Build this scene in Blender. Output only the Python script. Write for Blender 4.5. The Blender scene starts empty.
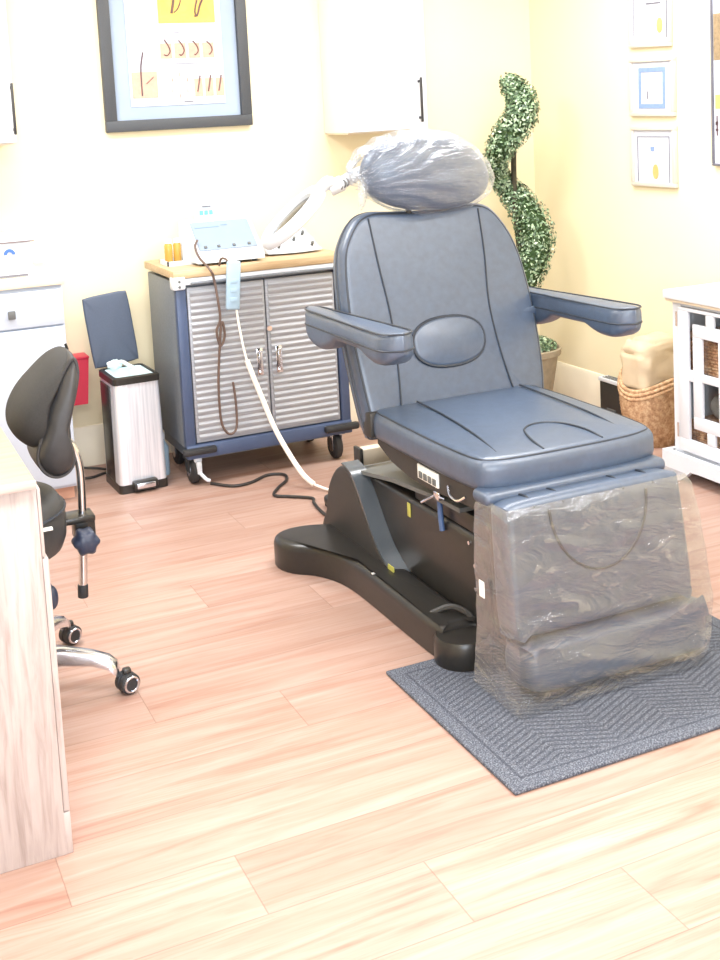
import bpy, bmesh, math, random
from mathutils import Vector, Matrix, noise
random.seed(7)
SC = bpy.context.scene
COL = SC.collection
PI = math.pi

# ------------------------------------------------------------------ materials
def lin(c):
    out = []
    for v in c:
        v /= 255.0
        out.append(v/12.92 if v <= .04045 else ((v+.055)/1.055)**2.4)
    return (out[0], out[1], out[2], 1.0)

class NT:
    def __init__(s, name):
        s.m = bpy.data.materials.new(name); s.m.use_nodes = True
        s.t = s.m.node_tree; s.n = s.t.nodes; s.l = s.t.links
        s.n.clear()
        s.out = s.n.new('ShaderNodeOutputMaterial')
        s._tc = None
    def new(s, t, **kw):
        n = s.n.new(t)
        for k, v in kw.items(): setattr(n, k, v)
        return n
    def link(s, a, b): s.l.new(a, b)
    @property
    def obj(s):
        if s._tc is None: s._tc = s.new('ShaderNodeTexCoord')
        return s._tc.outputs['Object']
    def math(s, op, a, b=None, c=None):
        n = s.new('ShaderNodeMath', operation=op)
        for i, v in enumerate((a, b, c)):
            if v is None: continue
            if isinstance(v, (int, float)): n.inputs[i].default_value = v
            else: s.link(v, n.inputs[i])
        return n.outputs[0]
    def mapping(s, vec, scale=(1, 1, 1), loc=(0, 0, 0), rot=(0, 0, 0)):
        n = s.new('ShaderNodeMapping')
        n.inputs['Scale'].default_value = scale; n.inputs['Location'].default_value = loc
        n.inputs['Rotation'].default_value = rot
        s.link(vec, n.inputs['Vector']); return n.outputs[0]
    def noise(s, vec, scale, detail=4, rough=.55, dist=0):
        n = s.new('ShaderNodeTexNoise')
        n.inputs['Scale'].default_value = scale; n.inputs['Detail'].default_value = detail
        n.inputs['Roughness'].default_value = rough; n.inputs['Distortion'].default_value = dist
        s.link(vec, n.inputs['Vector']); return n.outputs['Fac']
    def ramp(s, fac, stops):
        n = s.new('ShaderNodeValToRGB'); e = n.color_ramp.elements
        while len(e) < len(stops): e.new(.5)
        for i, (p, c) in enumerate(stops): e[i].position = p; e[i].color = c
        s.link(fac, n.inputs[0]); return n.outputs[0]
    def mix(s, fac, a, b, typ='MIX'):
        n = s.new('ShaderNodeMix', data_type='RGBA', blend_type=typ)
        if isinstance(fac, (int, float)): n.inputs[0].default_value = fac
        else: s.link(fac, n.inputs[0])
        for i, v in ((6, a), (7, b)):
            if isinstance(v, tuple): n.inputs[i].default_value = v
            else: s.link(v, n.inputs[i])
        return n.outputs[2]
    def bump(s, h, strength=.3, dist=.002):
        n = s.new('ShaderNodeBump'); n.inputs['Strength'].default_value = strength
        n.inputs['Distance'].default_value = dist; s.link(h, n.inputs['Height']); return n.outputs[0]
    def principled(s, color, rough=.5, metal=0, spec=.5, bump=None, coat=0, sheen=0):
        p = s.new('ShaderNodeBsdfPrincipled')
        if isinstance(color, tuple): p.inputs['Base Color'].default_value = color
        else: s.link(color, p.inputs['Base Color'])
        if isinstance(rough, (int, float)): p.inputs['Roughness'].default_value = rough
        else: s.link(rough, p.inputs['Roughness'])
        p.inputs['Metallic'].default_value = metal
        p.inputs['Specular IOR Level'].default_value = spec
        p.inputs['Coat Weight'].default_value = coat
        p.inputs['Sheen Weight'].default_value = sheen
        if bump is not None: s.link(bump, p.inputs['Normal'])
        s.link(p.outputs[0], s.out.inputs[0]); return p

def simple(name, rgb, rough=.5, metal=0, spec=.5, var=.06, scale=12, bump=0, bscale=200, coat=0):
    t = NT(name)
    c = lin(rgb); d = tuple(max(0, v*(1-var)) for v in c[:3])+(1,); e = tuple(min(1, v*(1+var)) for v in c[:3])+(1,)
    col = t.ramp(t.noise(t.obj, scale), [(.3, d), (.7, e)])
    b = t.bump(t.noise(t.obj, bscale, 3), bump, .002) if bump else None
    t.principled(col, rough, metal, spec, b, coat)
    return t.m

M = {}
M['wall'] = simple('wall_paint', (230, 219, 187), .75, var=.02, scale=1.5, bump=.08, bscale=90)
M['wallwhite'] = simple('ceiling_paint', (245, 243, 236), .8, var=.01)
M['trimw'] = simple('trim_paint', (234, 226, 206), .45, var=.02)
M['white'] = simple('white_lacquer', (214, 218, 226), .35, var=.015)
M['whitep'] = simple('white_plastic', (214, 220, 228), .3, var=.015)
M['bluew'] = simple('pale_blue_laminate', (184, 194, 210), .4, var=.015)
M['cream'] = simple('cream_top', (222, 208, 186), .4, var=.04, scale=20)
M['bluep'] = simple('pale_blue_plastic', (156, 182, 202), .35, var=.02)
M['bluepanel'] = simple('blue_fascia', (132, 146, 164), .3, var=.02)
M['black'] = simple('black_plastic', (38, 36, 34), .32, spec=.5, var=.12, scale=60)
M['blackm'] = simple('black_matte_plastic', (46, 44, 42), .5, spec=.45, var=.1, scale=80, bump=.1, bscale=350)
M['rubber'] = simple('black_rubber', (40, 40, 42), .6, var=.1)
M['greycover'] = simple('grey_cover', (96, 98, 98), .55, var=.05, bump=.1, bscale=400)
M['leather'] = simple('black_leather', (63, 78, 100), .38, spec=1.0, var=.12, scale=40, bump=.22, bscale=420)
M['leatherside'] = simple('black_leather_side', (54, 54, 56), .48, spec=.5, var=.12, scale=40, bump=.22, bscale=420)
M['piping'] = simple('leather_seam', (44, 50, 60), .5, var=.1)
M['mesh'] = simple('dark_mesh_fabric', (50, 49, 48), .85, var=.3, scale=420, bump=.3, bscale=700)
M['chrome'] = simple('chrome', (226, 226, 230), .14, metal=1, var=.03)
M['steel'] = simple('polished_aluminium', (222, 226, 236), .22, metal=1, var=.04)
M['postblue'] = simple('graphite_blue_steel', (70, 84, 114), .45, metal=.1, var=.08, bump=.1)
M['darksteel'] = simple('graphite_steel', (110, 116, 124), .5, metal=.1, var=.12, scale=150, bump=.1, bscale=300)
M['red'] = simple('red_plastic', (216, 54, 80), .4, var=.03)
M['yellow'] = simple('yellow_sticker', (176, 172, 84), .5, var=.05)
M['amber'] = simple('amber_fluid', (190, 146, 66), .25, var=.08)
M['ink'] = simple('dark_ink', (92, 70, 74), .6, var=.1)
M['inkred'] = simple('red_ink', (104, 78, 74), .6, var=.1)
M['lidblue'] = simple('slate_plastic', (74, 84, 102), .45, var=.1, scale=300, bump=.15, bscale=500)
M['bag'] = simple('pale_bag_film', (222, 238, 240), .35, var=.06, scale=30)
M['poster_frame'] = simple('black_frame', (62, 65, 70), .5, var=.12, scale=200)
M['mat_blue'] = simple('blue_mount_board', (150, 165, 186), .7, var=.05, scale=4)
M['paper'] = simple('poster_paper', (190, 194, 206), .7, var=.02)
M['tile_pink'] = simple('pink_print', (196, 160, 142), .7, var=.08, scale=40)
M['cord_white'] = simple('white_cord', (240, 236, 228), .5, var=.03)
M['cord_black'] = simple('black_cord', (42, 40, 40), .5, var=.08)
M['cord_brown'] = simple('brown_cord', (96, 78, 70), .5, var=.1)
M['soil'] = simple('dark_trunk', (62, 58, 44), .9, var=.3, scale=30, bump=.5, bscale=60)
M['pot'] = simple('grey_stone_pot', (150, 138, 116), .85, var=.15, scale=25, bump=.3, bscale=60)
M['pillow'] = simple('beige_cotton', (202, 184, 156), .9, var=.06, scale=14, bump=.2, bscale=200)
M['greyfab'] = simple('grey_fabric', (150, 148, 146), .9, var=.15, scale=30, bump=.2, bscale=150)
M['gold'] = simple('gold_foil', (186, 168, 104), .4, var=.1, scale=40)
M['certblue'] = simple('blue_print', (122, 146, 188), .6, var=.08, scale=60)
M['certink'] = simple('grey_print', (104, 104, 114), .6, var=.1)
M['certframe'] = simple('white_wash_wood', (196, 190, 180), .5, var=.05, scale=18)
M['tan'] = simple('tan_texture', (140, 120, 92), .8, var=.25, scale=60)
M['silverbox'] = simple('cream_box', (206, 192, 172), .45, var=.04)
M['labelwhite'] = simple('white_label', (236, 236, 232), .4, var=.02)
M['bluecable'] = simple('blue_cable', (70, 92, 130), .4, var=.1)
M['navy'] = simple('navy_plastic', (46, 54, 74), .4, var=.08)
M['trimgrey'] = simple('glossy_dark_trim', (72, 77, 82), .25, spec=.8, var=.05)
M['digits'] = simple('blue_digits', (96, 176, 226), .5, var=.05)
M['screen'] = simple('grey_screen', (206, 218, 226), .3, var=.03)
M['lens'] = simple('grey_lens', (66, 62, 60), .25, var=.1)
M['logo'] = simple('blue_logo', (62, 104, 214), .5, var=.03)
M['toekick'] = simple('brown_kick', (196, 150, 128), .6, var=.08)

def leaf_mat():
    t = NT('boxwood_leaves')
    oi = t.new('ShaderNodeNewGeometry').outputs['Random Per Island']
    c = t.ramp(oi, [(0, lin((46, 66, 44))), (.4, lin((84, 110, 78))), (.7, lin((130, 156, 120))), (1, lin((188, 206, 178)))])
    t.principled(c, .4, spec=.5); return t.m
M['leaf'] = leaf_mat()
M['core'] = simple('leafy_core', (44, 66, 30), .9, var=.4, scale=60)

def wood_grain(name, c1, c2, c3, axis='X', stretch=9, scale=6, rough=.45):
    t = NT(name)
    s = [stretch*scale]*3; s['XYZ'.index(axis)] = scale*.6
    v = t.mapping(t.obj, tuple(s))
    a = t.noise(v, 1, 6, .62, .6); b = t.noise(t.mapping(t.obj, tuple(q*.35 for q in s)), 1, 3, .5, 1.2)
    col = t.ramp(a, [(.28, lin(c1)), (.5, lin(c2)), (.72, lin(c3))])
    col = t.mix(t.math('MULTIPLY', b, .45), col, lin(c1))
    t.principled(col, rough, bump=t.bump(a, .12, .001)); return t.m
M['deskwood'] = wood_grain('grey_rose_laminate', (150, 136, 132), (178, 166, 163), (192, 180, 178), 'Z', 7, 9)
M['desktop'] = wood_grain('desk_top_laminate', (172, 146, 110), (188, 164, 124), (196, 174, 138), 'X', 8, 6)
M['deskedge'] = wood_grain('desk_edge_laminate', (164, 142, 136), (184, 164, 158), (194, 176, 170), 'X', 8, 6)
M['butcher'] = wood_grain('butcher_block', (168, 138, 104), (190, 166, 130), (204, 184, 152), 'X', 8, 9)

def floor_mat():
    t = NT('floor_planks')
    sep = t.new('ShaderNodeSeparateXYZ'); t.link(t.obj, sep.inputs[0])
    X, Y = sep.outputs[0], sep.outputs[1]
    r = t.math('DIVIDE', t.math('SUBTRACT', Y, 1.70), .2155)
    row = t.math('FLOOR', r); fy = t.math('FRACT', r)
    u = t.math('DIVIDE', t.math('ADD', t.math('SUBTRACT', X, 1.385), t.math('MULTIPLY', row, .351)), 1.402)
    idx = t.math('FLOOR', u); fx = t.math('FRACT', u)
    ey = t.math('MULTIPLY', t.math('MINIMUM', fy, t.math('SUBTRACT', 1, fy)), .2155)
    ex = t.math('MULTIPLY', t.math('MINIMUM', fx, t.math('SUBTRACT', 1, fx)), 1.402)
    e = t.math('MINIMUM', ex, ey)
    gap = t.math('SUBTRACT', 1, t.math('MINIMUM', t.math('DIVIDE', e, .0022), 1))
    cmb = t.new('ShaderNodeCombineXYZ'); t.link(row, cmb.inputs[0]); t.link(idx, cmb.inputs[1])
    wn = t.new('ShaderNodeTexWhiteNoise'); wn.noise_dimensions = '2D'; t.link(cmb.outputs[0], wn.inputs[0])
    off = t.new('ShaderNodeVectorMath', operation='SCALE'); t.link(wn.outputs['Color'], off.inputs[0]); off.inputs['Scale'].default_value = 13
    add = t.new('ShaderNodeVectorMath', operation='ADD'); t.link(t.obj, add.inputs[0]); t.link(off.outputs[0], add.inputs[1])
    pv = add.outputs[0]
    g1 = t.noise(t.mapping(pv, (1.6, 26, 26)), 1, 5, .6, .9)
    g2 = t.noise(t.mapping(pv, (3.5, 110, 110)), 1, 4, .7, .3)
    g3 = t.noise(t.mapping(pv, (.9, 5, 5)), 1, 3, .5, 1.5)
    col = t.ramp(g1, [(.25, lin((152, 110, 95))), (.46, lin((170, 140, 127))), (.62, lin((179, 153, 142))), (.8, lin((187, 166, 156)))])
    col = t.mix(t.math('MULTIPLY', t.math('GREATER_THAN', g2, .62), .16), col, lin((144, 98, 82)))
    col = t.mix(t.math('MULTIPLY', g3, .4), col, lin((172, 134, 119)))
    tone = t.ramp(wn.outputs['Value'], [(0, (.86, .85, .84, 1)), (1, (1.0, 1.0, 1.0, 1))])
    col = t.mix(1.0, col, tone, 'MULTIPLY')
    # cathedral knots
    wv = t.new('ShaderNodeTexWave', wave_type='RINGS', rings_direction='SPHERICAL')
    wv.inputs['Scale'].default_value = 5; wv.inputs['Distortion'].default_value = 3.5; wv.inputs['Detail'].default_value = 2
    t.link(t.mapping(pv, (1.2, 7, 7)), wv.inputs['Vector'])
    kn = t.math('MULTIPLY', t.math('GREATER_THAN', wv.outputs['Fac'], .8), t.math('MULTIPLY', t.math('GREATER_THAN', g3, .56), .22))
    col = t.mix(kn, col, lin((150, 110, 88)))
    col = t.mix(t.math('MULTIPLY', gap, .55), col, lin((104, 78, 64)))
    h = t.math('SUBTRACT', t.math('MULTIPLY', g2, .25), gap)
    t.principled(col, .42, spec=.4, bump=t.bump(h, .25, .0012)); return t.m
M['floor'] = floor_mat()

def carpet_mat():
    t = NT('charcoal_carpet')
    sep = t.new('ShaderNodeSeparateXYZ'); t.link(t.obj, sep.inputs[0]); X, Y = sep.outputs[0], sep.outputs[1]
    n = t.noise(t.obj, 260, 3, .7); n2 = t.noise(t.obj, 14, 3)
    col = t.ramp(n, [(.3, lin((48, 52, 60))), (.5, lin((84, 88, 98))), (.68, lin((146, 150, 160)))])
    col = t.mix(t.math('MULTIPLY', n2, .3), col, lin((70, 74, 88)))
    # chevron ribs, alternate direction by blocks
    blk = t.math('MODULO', t.math('FLOOR', t.math('DIVIDE', t.math('ADD', X, 10.02), .17)), 2)
    sg = t.math('SUBTRACT', t.math('MULTIPLY', blk, 2), 1)
    ph = t.math('FRACT', t.math('DIVIDE', t.math('ADD', t.math('ADD', Y, 20), t.math('MULTIPLY', t.math('MULTIPLY', X, sg), .45)), .021))
    groove = t.math('LESS_THAN', ph, .36)
    bx = t.math('MINIMUM', t.math('SUBTRACT', X, -.51), t.math('SUBTRACT', .51, X))
    by = t.math('MINIMUM', t.math('SUBTRACT', Y, -.345), t.math('SUBTRACT', .345, Y))
    b = t.math('MINIMUM', bx, by)
    inside = t.math('GREATER_THAN', b, .062)
    line = t.math('MULTIPLY', t.math('GREATER_THAN', b, .040), t.math('LESS_THAN', b, .047))
    g = t.math('MAXIMUM', t.math('MULTIPLY', groove, inside), line)
    col = t.mix(t.math('MULTIPLY', g, .5), col, lin((46, 48, 58)))
    h = t.math('ADD', t.math('MULTIPLY', n, .5), t.math('SUBTRACT', 0, g))
    t.principled(col, .95, spec=.2, bump=t.bump(h, .7, .004)); return t.m
M['carpet'] = carpet_mat()

def louvre_mat():
    t = NT('brushed_taupe_steel')
    n = t.noise(t.mapping(t.obj, (6, 6, 240)), 1, 4)
    n2 = t.noise(t.obj, 330, 2, .7)
    col = t.ramp(n, [(.3, lin((152, 156, 164))), (.7, lin((180, 184, 192)))])
    col = t.mix(t.math('MULTIPLY', n2, .25), col, lin((112, 107, 104)))
    t.principled(col, .42, metal=.15); return t.m
M['louvre'] = louvre_mat()

def bin_mat():
    t = NT('brushed_steel_bin')
    n = t.noise(t.mapping(t.obj, (90, 90, 3)), 1, 3)
    col = t.ramp(n, [(.3, lin((206, 212, 224))), (.7, lin((240, 243, 252)))])
    t.principled(col, .32, metal=.5); return t.m
M['bin'] = bin_mat()

def wicker_mat(name, c1, c2, c3):
    t = NT(name)
    n = t.noise(t.obj, 55, 4, .7)
    col = t.ramp(n, [(.3, lin(c1)), (.5, lin(c2)), (.7, lin(c3))])
    t.principled(col, .8, bump=t.bump(n, .5, .004)); return t.m
M['wicker'] = wicker_mat('seagrass', (146, 106, 74), (190, 152, 116), (218, 192, 156))
M['wickerd'] = wicker_mat('brown_wicker', (128, 88, 62), (190, 140, 104), (232, 196, 160))

def film_mat(name, tint=(.93, .95, .97, 1), base=.12, wr=(1, 1, 1), scale=9, haze=.5):
    t = NT(name)
    tr = t.new('ShaderNodeBsdfTransparent'); tr.inputs[0].default_value = tint
    gl = t.new('ShaderNodeBsdfGlossy'); gl.inputs['Roughness'].default_value = .16
    gl.inputs[0].default_value = (.95, .96, 1, 1)
    df = t.new('ShaderNodeBsdfDiffuse'); df.inputs[0].default_value = (.85, .86, .88, 1)
    n = t.noise(t.mapping(t.obj, wr), scale, 5, .6, 1.4)
    bp = t.bump(n, .8, .012)
    t.link(bp, gl.inputs['Normal']); t.link(bp, df.inputs['Normal'])
    lw = t.new('ShaderNodeLayerWeight'); lw.inputs['Blend'].default_value = .35; t.link(bp, lw.inputs['Normal'])
    m1 = t.new('ShaderNodeMixShader'); m1.inputs[0].default_value = haze
    t.link(gl.outputs[0], m1.inputs[1]); t.link(df.outputs[0], m1.inputs[2])
    fac = t.math('MINIMUM', t.math('ADD', t.math('MULTIPLY', lw.outputs['Facing'], .55), t.math('ADD', base, t.math('MULTIPLY', t.math('GREATER_THAN', n, .62), .08))), .92)
    m2 = t.new('ShaderNodeMixShader'); t.link(fac, m2.inputs[0])
    t.link(tr.outputs[0], m2.inputs[1]); t.link(m1.outputs[0], m2.inputs[2])
    t.link(m2.outputs[0], t.out.inputs[0]); return t.m
M['film'] = film_mat('clear_plastic_film', base=.05, wr=(1, 1, 2.5), scale=7, haze=.2, tint=(.86, .85, .83, 1))
M['filmhead'] = film_mat('crinkled_plastic_film', base=.04, wr=(1, 2, 6), scale=9, haze=.25)
def glass_mat():
    t = NT('clear_glass')
    tr = t.new('ShaderNodeBsdfTransparent'); tr.inputs[0].default_value = (.95, .97, .97, 1)
    gl = t.new('ShaderNodeBsdfGlossy'); gl.inputs['Roughness'].default_value = .03
    lw = t.new('ShaderNodeLayerWeight'); lw.inputs['Blend'].default_value = .2
    m = t.new('ShaderNodeMixShader'); t.link(t.math('MULTIPLY', lw.outputs['Facing'], .22), m.inputs[0]); t.link(tr.outputs[0], m.inputs[1]); t.link(gl.outputs[0], m.inputs[2])
    t.link(m.outputs[0], t.out.inputs[0]); return t.m
M['glass'] = glass_mat()
def poster_yellow():
    t = NT('yellow_skin_print')
    sep = t.new('ShaderNodeSeparateXYZ'); t.link(t.obj, sep.inputs[0])
    n = t.noise(t.obj, 14, 4, .6, .8)
    f = t.math('ADD', t.math('MULTIPLY', sep.outputs[2], 2.4), t.math('MULTIPLY', n, .5))
    col = t.ramp(f, [(1.2, lin((250, 226, 60))), (1.0, lin((250, 226, 60)))])
    col = t.ramp(n, [(.3, lin((208, 184, 84))), (.6, lin((206, 166, 96))), (.75, lin((200, 140, 96)))])
    t.principled(col, .6); return t.m
M['pyellow'] = poster_yellow()

# ------------------------------------------------------------------ mesh helper
def catmull(pts, n=8, closed=False):
    P = [Vector(p) for p in pts]; out = []
    k = len(P); rng = k if closed else k-1
    for i in range(rng):
        if closed: a, b, c, d = P[(i-1) % k], P[i], P[(i+1) % k], P[(i+2) % k]
        else: a, b, c, d = P[max(i-1, 0)], P[i], P[i+1], P[min(i+2, k-1)]
        for j in range(n):
            t = j/n
            out.append(.5*((2*b)+(c-a)*t+(2*a-5*b+4*c-d)*t*t+(3*b-a-3*c+d)*t**3))
    if not closed: out.append(P[-1])
    return out

class MB:
    def __init__(s): s.b = bmesh.new(); s.mats = []; s.mi = 0
    def mat(s, m):
        if m not in s.mats: s.mats.append(m)
        s.mi = s.mats.index(m); return s
    def _f(s, vs):
        try:
            f = s.b.faces.new(vs); f.material_index = s.mi; return f
        except ValueError: return None
    def box(s, x0, x1, y0, y1, z0, z1, bev=0, seg=2, M4=None):
        vs = [s.b.verts.new((x, y, z)) for z in (z0, z1) for y in (y0, y1) for x in (x0, x1)]
        fs = [s._f([vs[i] for i in q]) for q in ((0, 2, 3, 1), (4, 5, 7, 6), (0, 1, 5, 4), (2, 6, 7, 3), (0, 4, 6, 2), (1, 3, 7, 5))]
        if M4 is not None:
            for v in vs: v.co = M4 @ v.co
        if bev:
            es = list({e for f in fs for e in f.edges})
            r = bmesh.ops.bevel(s.b, geom=es, offset=bev, segments=seg, profile=.5, affect='EDGES', clamp_overlap=True)
            for f in r['faces']: f.material_index = s.mi
        return s
    def rings(s, R, cap0=True, cap1=True, closed=True):
        V = [[s.b.verts.new(p) for p in r] for r in R]
        n = len(R[0])
        for a, b in zip(V[:-1], V[1:]):
            for i in range(n if closed else n-1):
                j = (i+1) % n
                s._f((a[i], a[j], b[j], b[i]))
        if cap0: s._f(list(reversed(V[0])))
        if cap1: s._f(V[-1])
        return V
    def tube(s, pts, r, n=10, smooth=0, closed=False, cap=True):
        if smooth: pts = catmull(pts, smooth, closed)
        P = [Vector(p) for p in pts]; k = len(P)
        T = []
        for i in range(k):
            if closed: d = P[(i+1) % k]-P[(i-1) % k]
            else: d = P[min(i+1, k-1)]-P[max(i-1, 0)]
            T.append(d.normalized() if d.length > 1e-9 else Vector((0, 0, 1)))
        u = T[0].orthogonal().normalized(); R = []
        for i in range(k):
            u = (u-T[i]*u.dot(T[i])); u = u.normalized() if u.length > 1e-6 else T[i].orthogonal().normalized()
            w = T[i].cross(u)
            rr = r[i*len(r)//k] if isinstance(r, (list, tuple)) else (r(i/(k-1)) if callable(r) else r)
            R.append([P[i]+(u*math.cos(2*PI*j/n)+w*math.sin(2*PI*j/n))*rr for j in range(n)])
        if closed: R.append(R[0])
        s.rings(R, cap and not closed, cap and not closed); 
        if closed: bmesh.ops.remove_doubles(s.b, verts=s.b.verts, dist=1e-6)
        return s
    def cyl(s, p0, p1, r0, r1=None, n=24, bev=0):
        r1 = r0 if r1 is None else r1
        p0, p1 = Vector(p0), Vector(p1); d = (p1-p0); L = d.length; t = d/L
        u = t.orthogonal().normalized(); w = t.cross(u)
        prof = [(r0, 0), (r1, L)] if not bev else [(r0-bev, 0), (r0-bev*.3, bev*.3), (r0, bev), (r1, L-bev), (r1-bev*.3, L-bev*.3), (r1-bev, L)]
        s.rings([[p0+t*h+(u*math.cos(2*PI*j/n)+w*math.sin(2*PI*j/n))*r for j in range(n)] for r, h in prof])
        return s
    def lathe(s, cx, cy, prof, n=32):
        s.rings([[(cx+r*math.cos(2*PI*j/n), cy+r*math.sin(2*PI*j/n), z) for j in range(n)] for r, z in prof]); return s
    def ell(s, c, r, p=2.0, nu=32, nv=18, f=None):
        R = []
        def sg(v, e): return math.copysign(abs(v)**e, v)
        e = 2.0/p
        for i in range(1, nv):
            th = -PI/2+PI*i/nv; ring = []
            for j in range(nu):
                ph = 2*PI*j/nu
                q = Vector((sg(math.cos(th), e)*sg(math.cos(ph), e), sg(math.cos(th), e)*sg(math.sin(ph), e), sg(math.sin(th), e)))
                q = Vector((q.x*r[0], q.y*r[1], q.z*r[2]))
                if f: q = f(q)
                ring.append(Vector(c)+q)
            R.append(ring)
        s.rings(R); return s
    def pad(s, outline, t, r, O=(0, 0, 0), U=(1, 0, 0), V=(0, 1, 0), crown=0, smooth=6, seg=5, back=True, crings=6):
        """closed 2-D outline (counter-clockwise) thickened along W = U x V with rounded edges; front face at +t"""
        O, U, V2 = Vector(O), Vector(U).normalized(), Vector(V).normalized(); W = U.cross(V2); V = V2
        P = [Vector((p[0], p[1], 0)) for p in outline]
        if smooth: P = catmull(P, smooth, True)
        k = len(P); N = []
        for i in range(k):
            d = (P[(i+1) % k]-P[(i-1) % k]).normalized(); N.append(Vector((d.y, -d.x, 0)))
        c = sum(P, Vector())/k
        R = []
        def ring(ins, w): return [O+U*(p.x-nv.x*ins)+V2*(p.y-nv.y*ins)+W*w for p, nv in zip(P, N)]
        rb = r if back else min(r, .004)
        for i in range(seg+1):
            a = PI/2*i/seg
            R.append(ring(rb*(1-math.sin(a)), rb*(1-math.cos(a))))
        for i in range(seg+1):
            a = PI/2*i/seg
            R.append(ring(r*(1-math.cos(a)), t-r+r*math.sin(a)))
        base = [(p.x-nv.x*r, p.y-nv.y*r) for p, nv in zip(P, N)]
        for q in range(1, crings):
            f = 1-q/crings
            R.append([O+U*(c.x+(x-c.x)*f)+V2*(c.y+(y-c.y)*f)+W*(t+crown*(1-f*f)) for x, y in base])
        V = s.rings(R, True, False); f = 0
        ctr = s.b.verts.new(O+U*c.x+V2*c.y+W*(t+crown))
        last = V[-1]
        for i in range(k): s._f((last[i], last[(i+1) % k], ctr))
        return s
    def build(s, name, m, parent=None, smooth=40, loc=None, label=None, bottom=True):
        bmesh.ops.recalc_face_normals(s.b, faces=s.b.faces)
        me = bpy.data.meshes.new(name); s.b.to_mesh(me); s.b.free()
        if s.mats:
            for x in s.mats: me.materials.append(M[x])
        else: me.materials.append(M[m] if isinstance(m, str) else m)
        o = bpy.data.objects.new(name, me); COL.objects.link(o)
        if smooth:
            me.polygons.foreach_set('use_smooth', [True]*len(me.polygons))
            me.set_sharp_from_angle(angle=math.radians(smooth))
        if parent is not None:
            root = parent
            while root.parent: root = root.parent
            me.transform(Matrix.Translation(-root.location)); o.parent = parent
        else:
            if loc is None:
                xs = [v.co.x for v in me.vertices]; ys = [v.co.y for v in me.vertices]; zs = [v.co.z for v in me.vertices]
                loc = ((min(xs)+max(xs))/2, (min(ys)+max(ys))/2, min(zs))
            me.transform(Matrix.Translation(-Vector(loc))); o.location = loc
        if label: o['label'] = label
        return o

def thing(name, loc, label, cat, group=None):
    o = bpy.data.objects.new(name, None); COL.objects.link(o); o.location = loc
    o.empty_display_size = .1
    tag(o, label, cat, group); return o
def tag(o, label, cat, group=None):
    o['label'] = label; o['category'] = cat
    if group: o['group'] = group
    return o
def struct(o): o['kind'] = 'structure'; return o
def box(name, m, parent, *a, bev=0, seg=2, label=None): return MB().box(*a, bev=bev, seg=seg).build(name, m, parent, label=label)

# ------------------------------------------------------------------ room
XL, XR, Y0, YB, ZC = -1.7, 3.53, -1.3, 5.5, 2.75
def sbox(name, m, *a, bev=0): return struct(MB().box(*a, bev=bev).build(name, m, smooth=0 if not bev else 40, loc=(0, 0, 0)))
sbox('floor', 'floor', XL-.1, XR+.1, Y0-.1, YB+.1, -.1, 0)
sbox('ceiling', 'wallwhite', XL-.1, XR+.1, Y0-.1, YB+.1, ZC, ZC+.1)
sbox('wall_back', 'wall', XL-.1, XR+.1, YB, YB+.1, 0, ZC)
sbox('wall_right', 'wall', XR, XR+.1, Y0, YB, 0, ZC)
sbox('wall_left', 'wall', XL-.1, XL, Y0, YB, 0, ZC)
wf = MB()
wf.box(XL-.1, XR+.1, Y0-.1, Y0, 0, .85).box(XL-.1, XR+.1, Y0-.1, Y0, 2.25, ZC)
wf.box(XL-.1, -1.2, Y0-.1, Y0, .85, 2.25).box(1.6, XR+.1, Y0-.1, Y0, .85, 2.25)
struct(wf.build('wall_front', 'wall', smooth=0, loc=(0, 0, 0)))
wd = MB()
for a in ((-1.2, 1.6, .85, .92), (-1.2, 1.6, 2.18, 2.25), (-1.2, -1.13, .85, 2.25), (1.53, 1.6, .85, 2.25), (.17, .23, .85, 2.25)):
    wd.box(a[0], a[1], Y0-.09, Y0-.01, a[2], a[3], bev=.004)
struct(wd.build('window_1', 'white', loc=(0, 0, 0)))
def baseboard(name, p0, p1, n):
    # profile extruded along p0-p1, n = direction into the room
    prof = [(0, 0), (.018, 0), (.018, .135), (.013, .15), (.013, .17), (.006, .188), (0, .19)]
    m = MB(); n = Vector(n)
    m.rings([[Vector(p)+n*a+Vector((0, 0, b)) for a, b in prof] for p in (p0, p1)])
    struct(m.build(name, 'trimw', smooth=25, loc=(0, 0, 0)))
baseboard('baseboard_back', (XL, YB, 0), (XR, YB, 0), (0, -1, 0))
baseboard('baseboard_right', (XR, Y0, 0), (XR, YB-.02, 0), (-1, 0, 0))

# ------------------------------------------------------------------ floor mat
o = MB(); o.box(1.33, 2.35, 2.24, 2.93, 0.0005, .011, bev=.004)
tag(o.build('floor_mat', 'carpet', loc=(1.84, 2.585, 0)), 'charcoal grey ribbed entrance mat under the footrest of the black treatment chair', 'mat')

# ------------------------------------------------------------------ treatment chair
CX = 1.86
ch = thing('treatment_chair', (CX, 3.2, 0), 'black leather powered treatment chair with armrests and hanging legrest in the room centre', 'chair')
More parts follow.
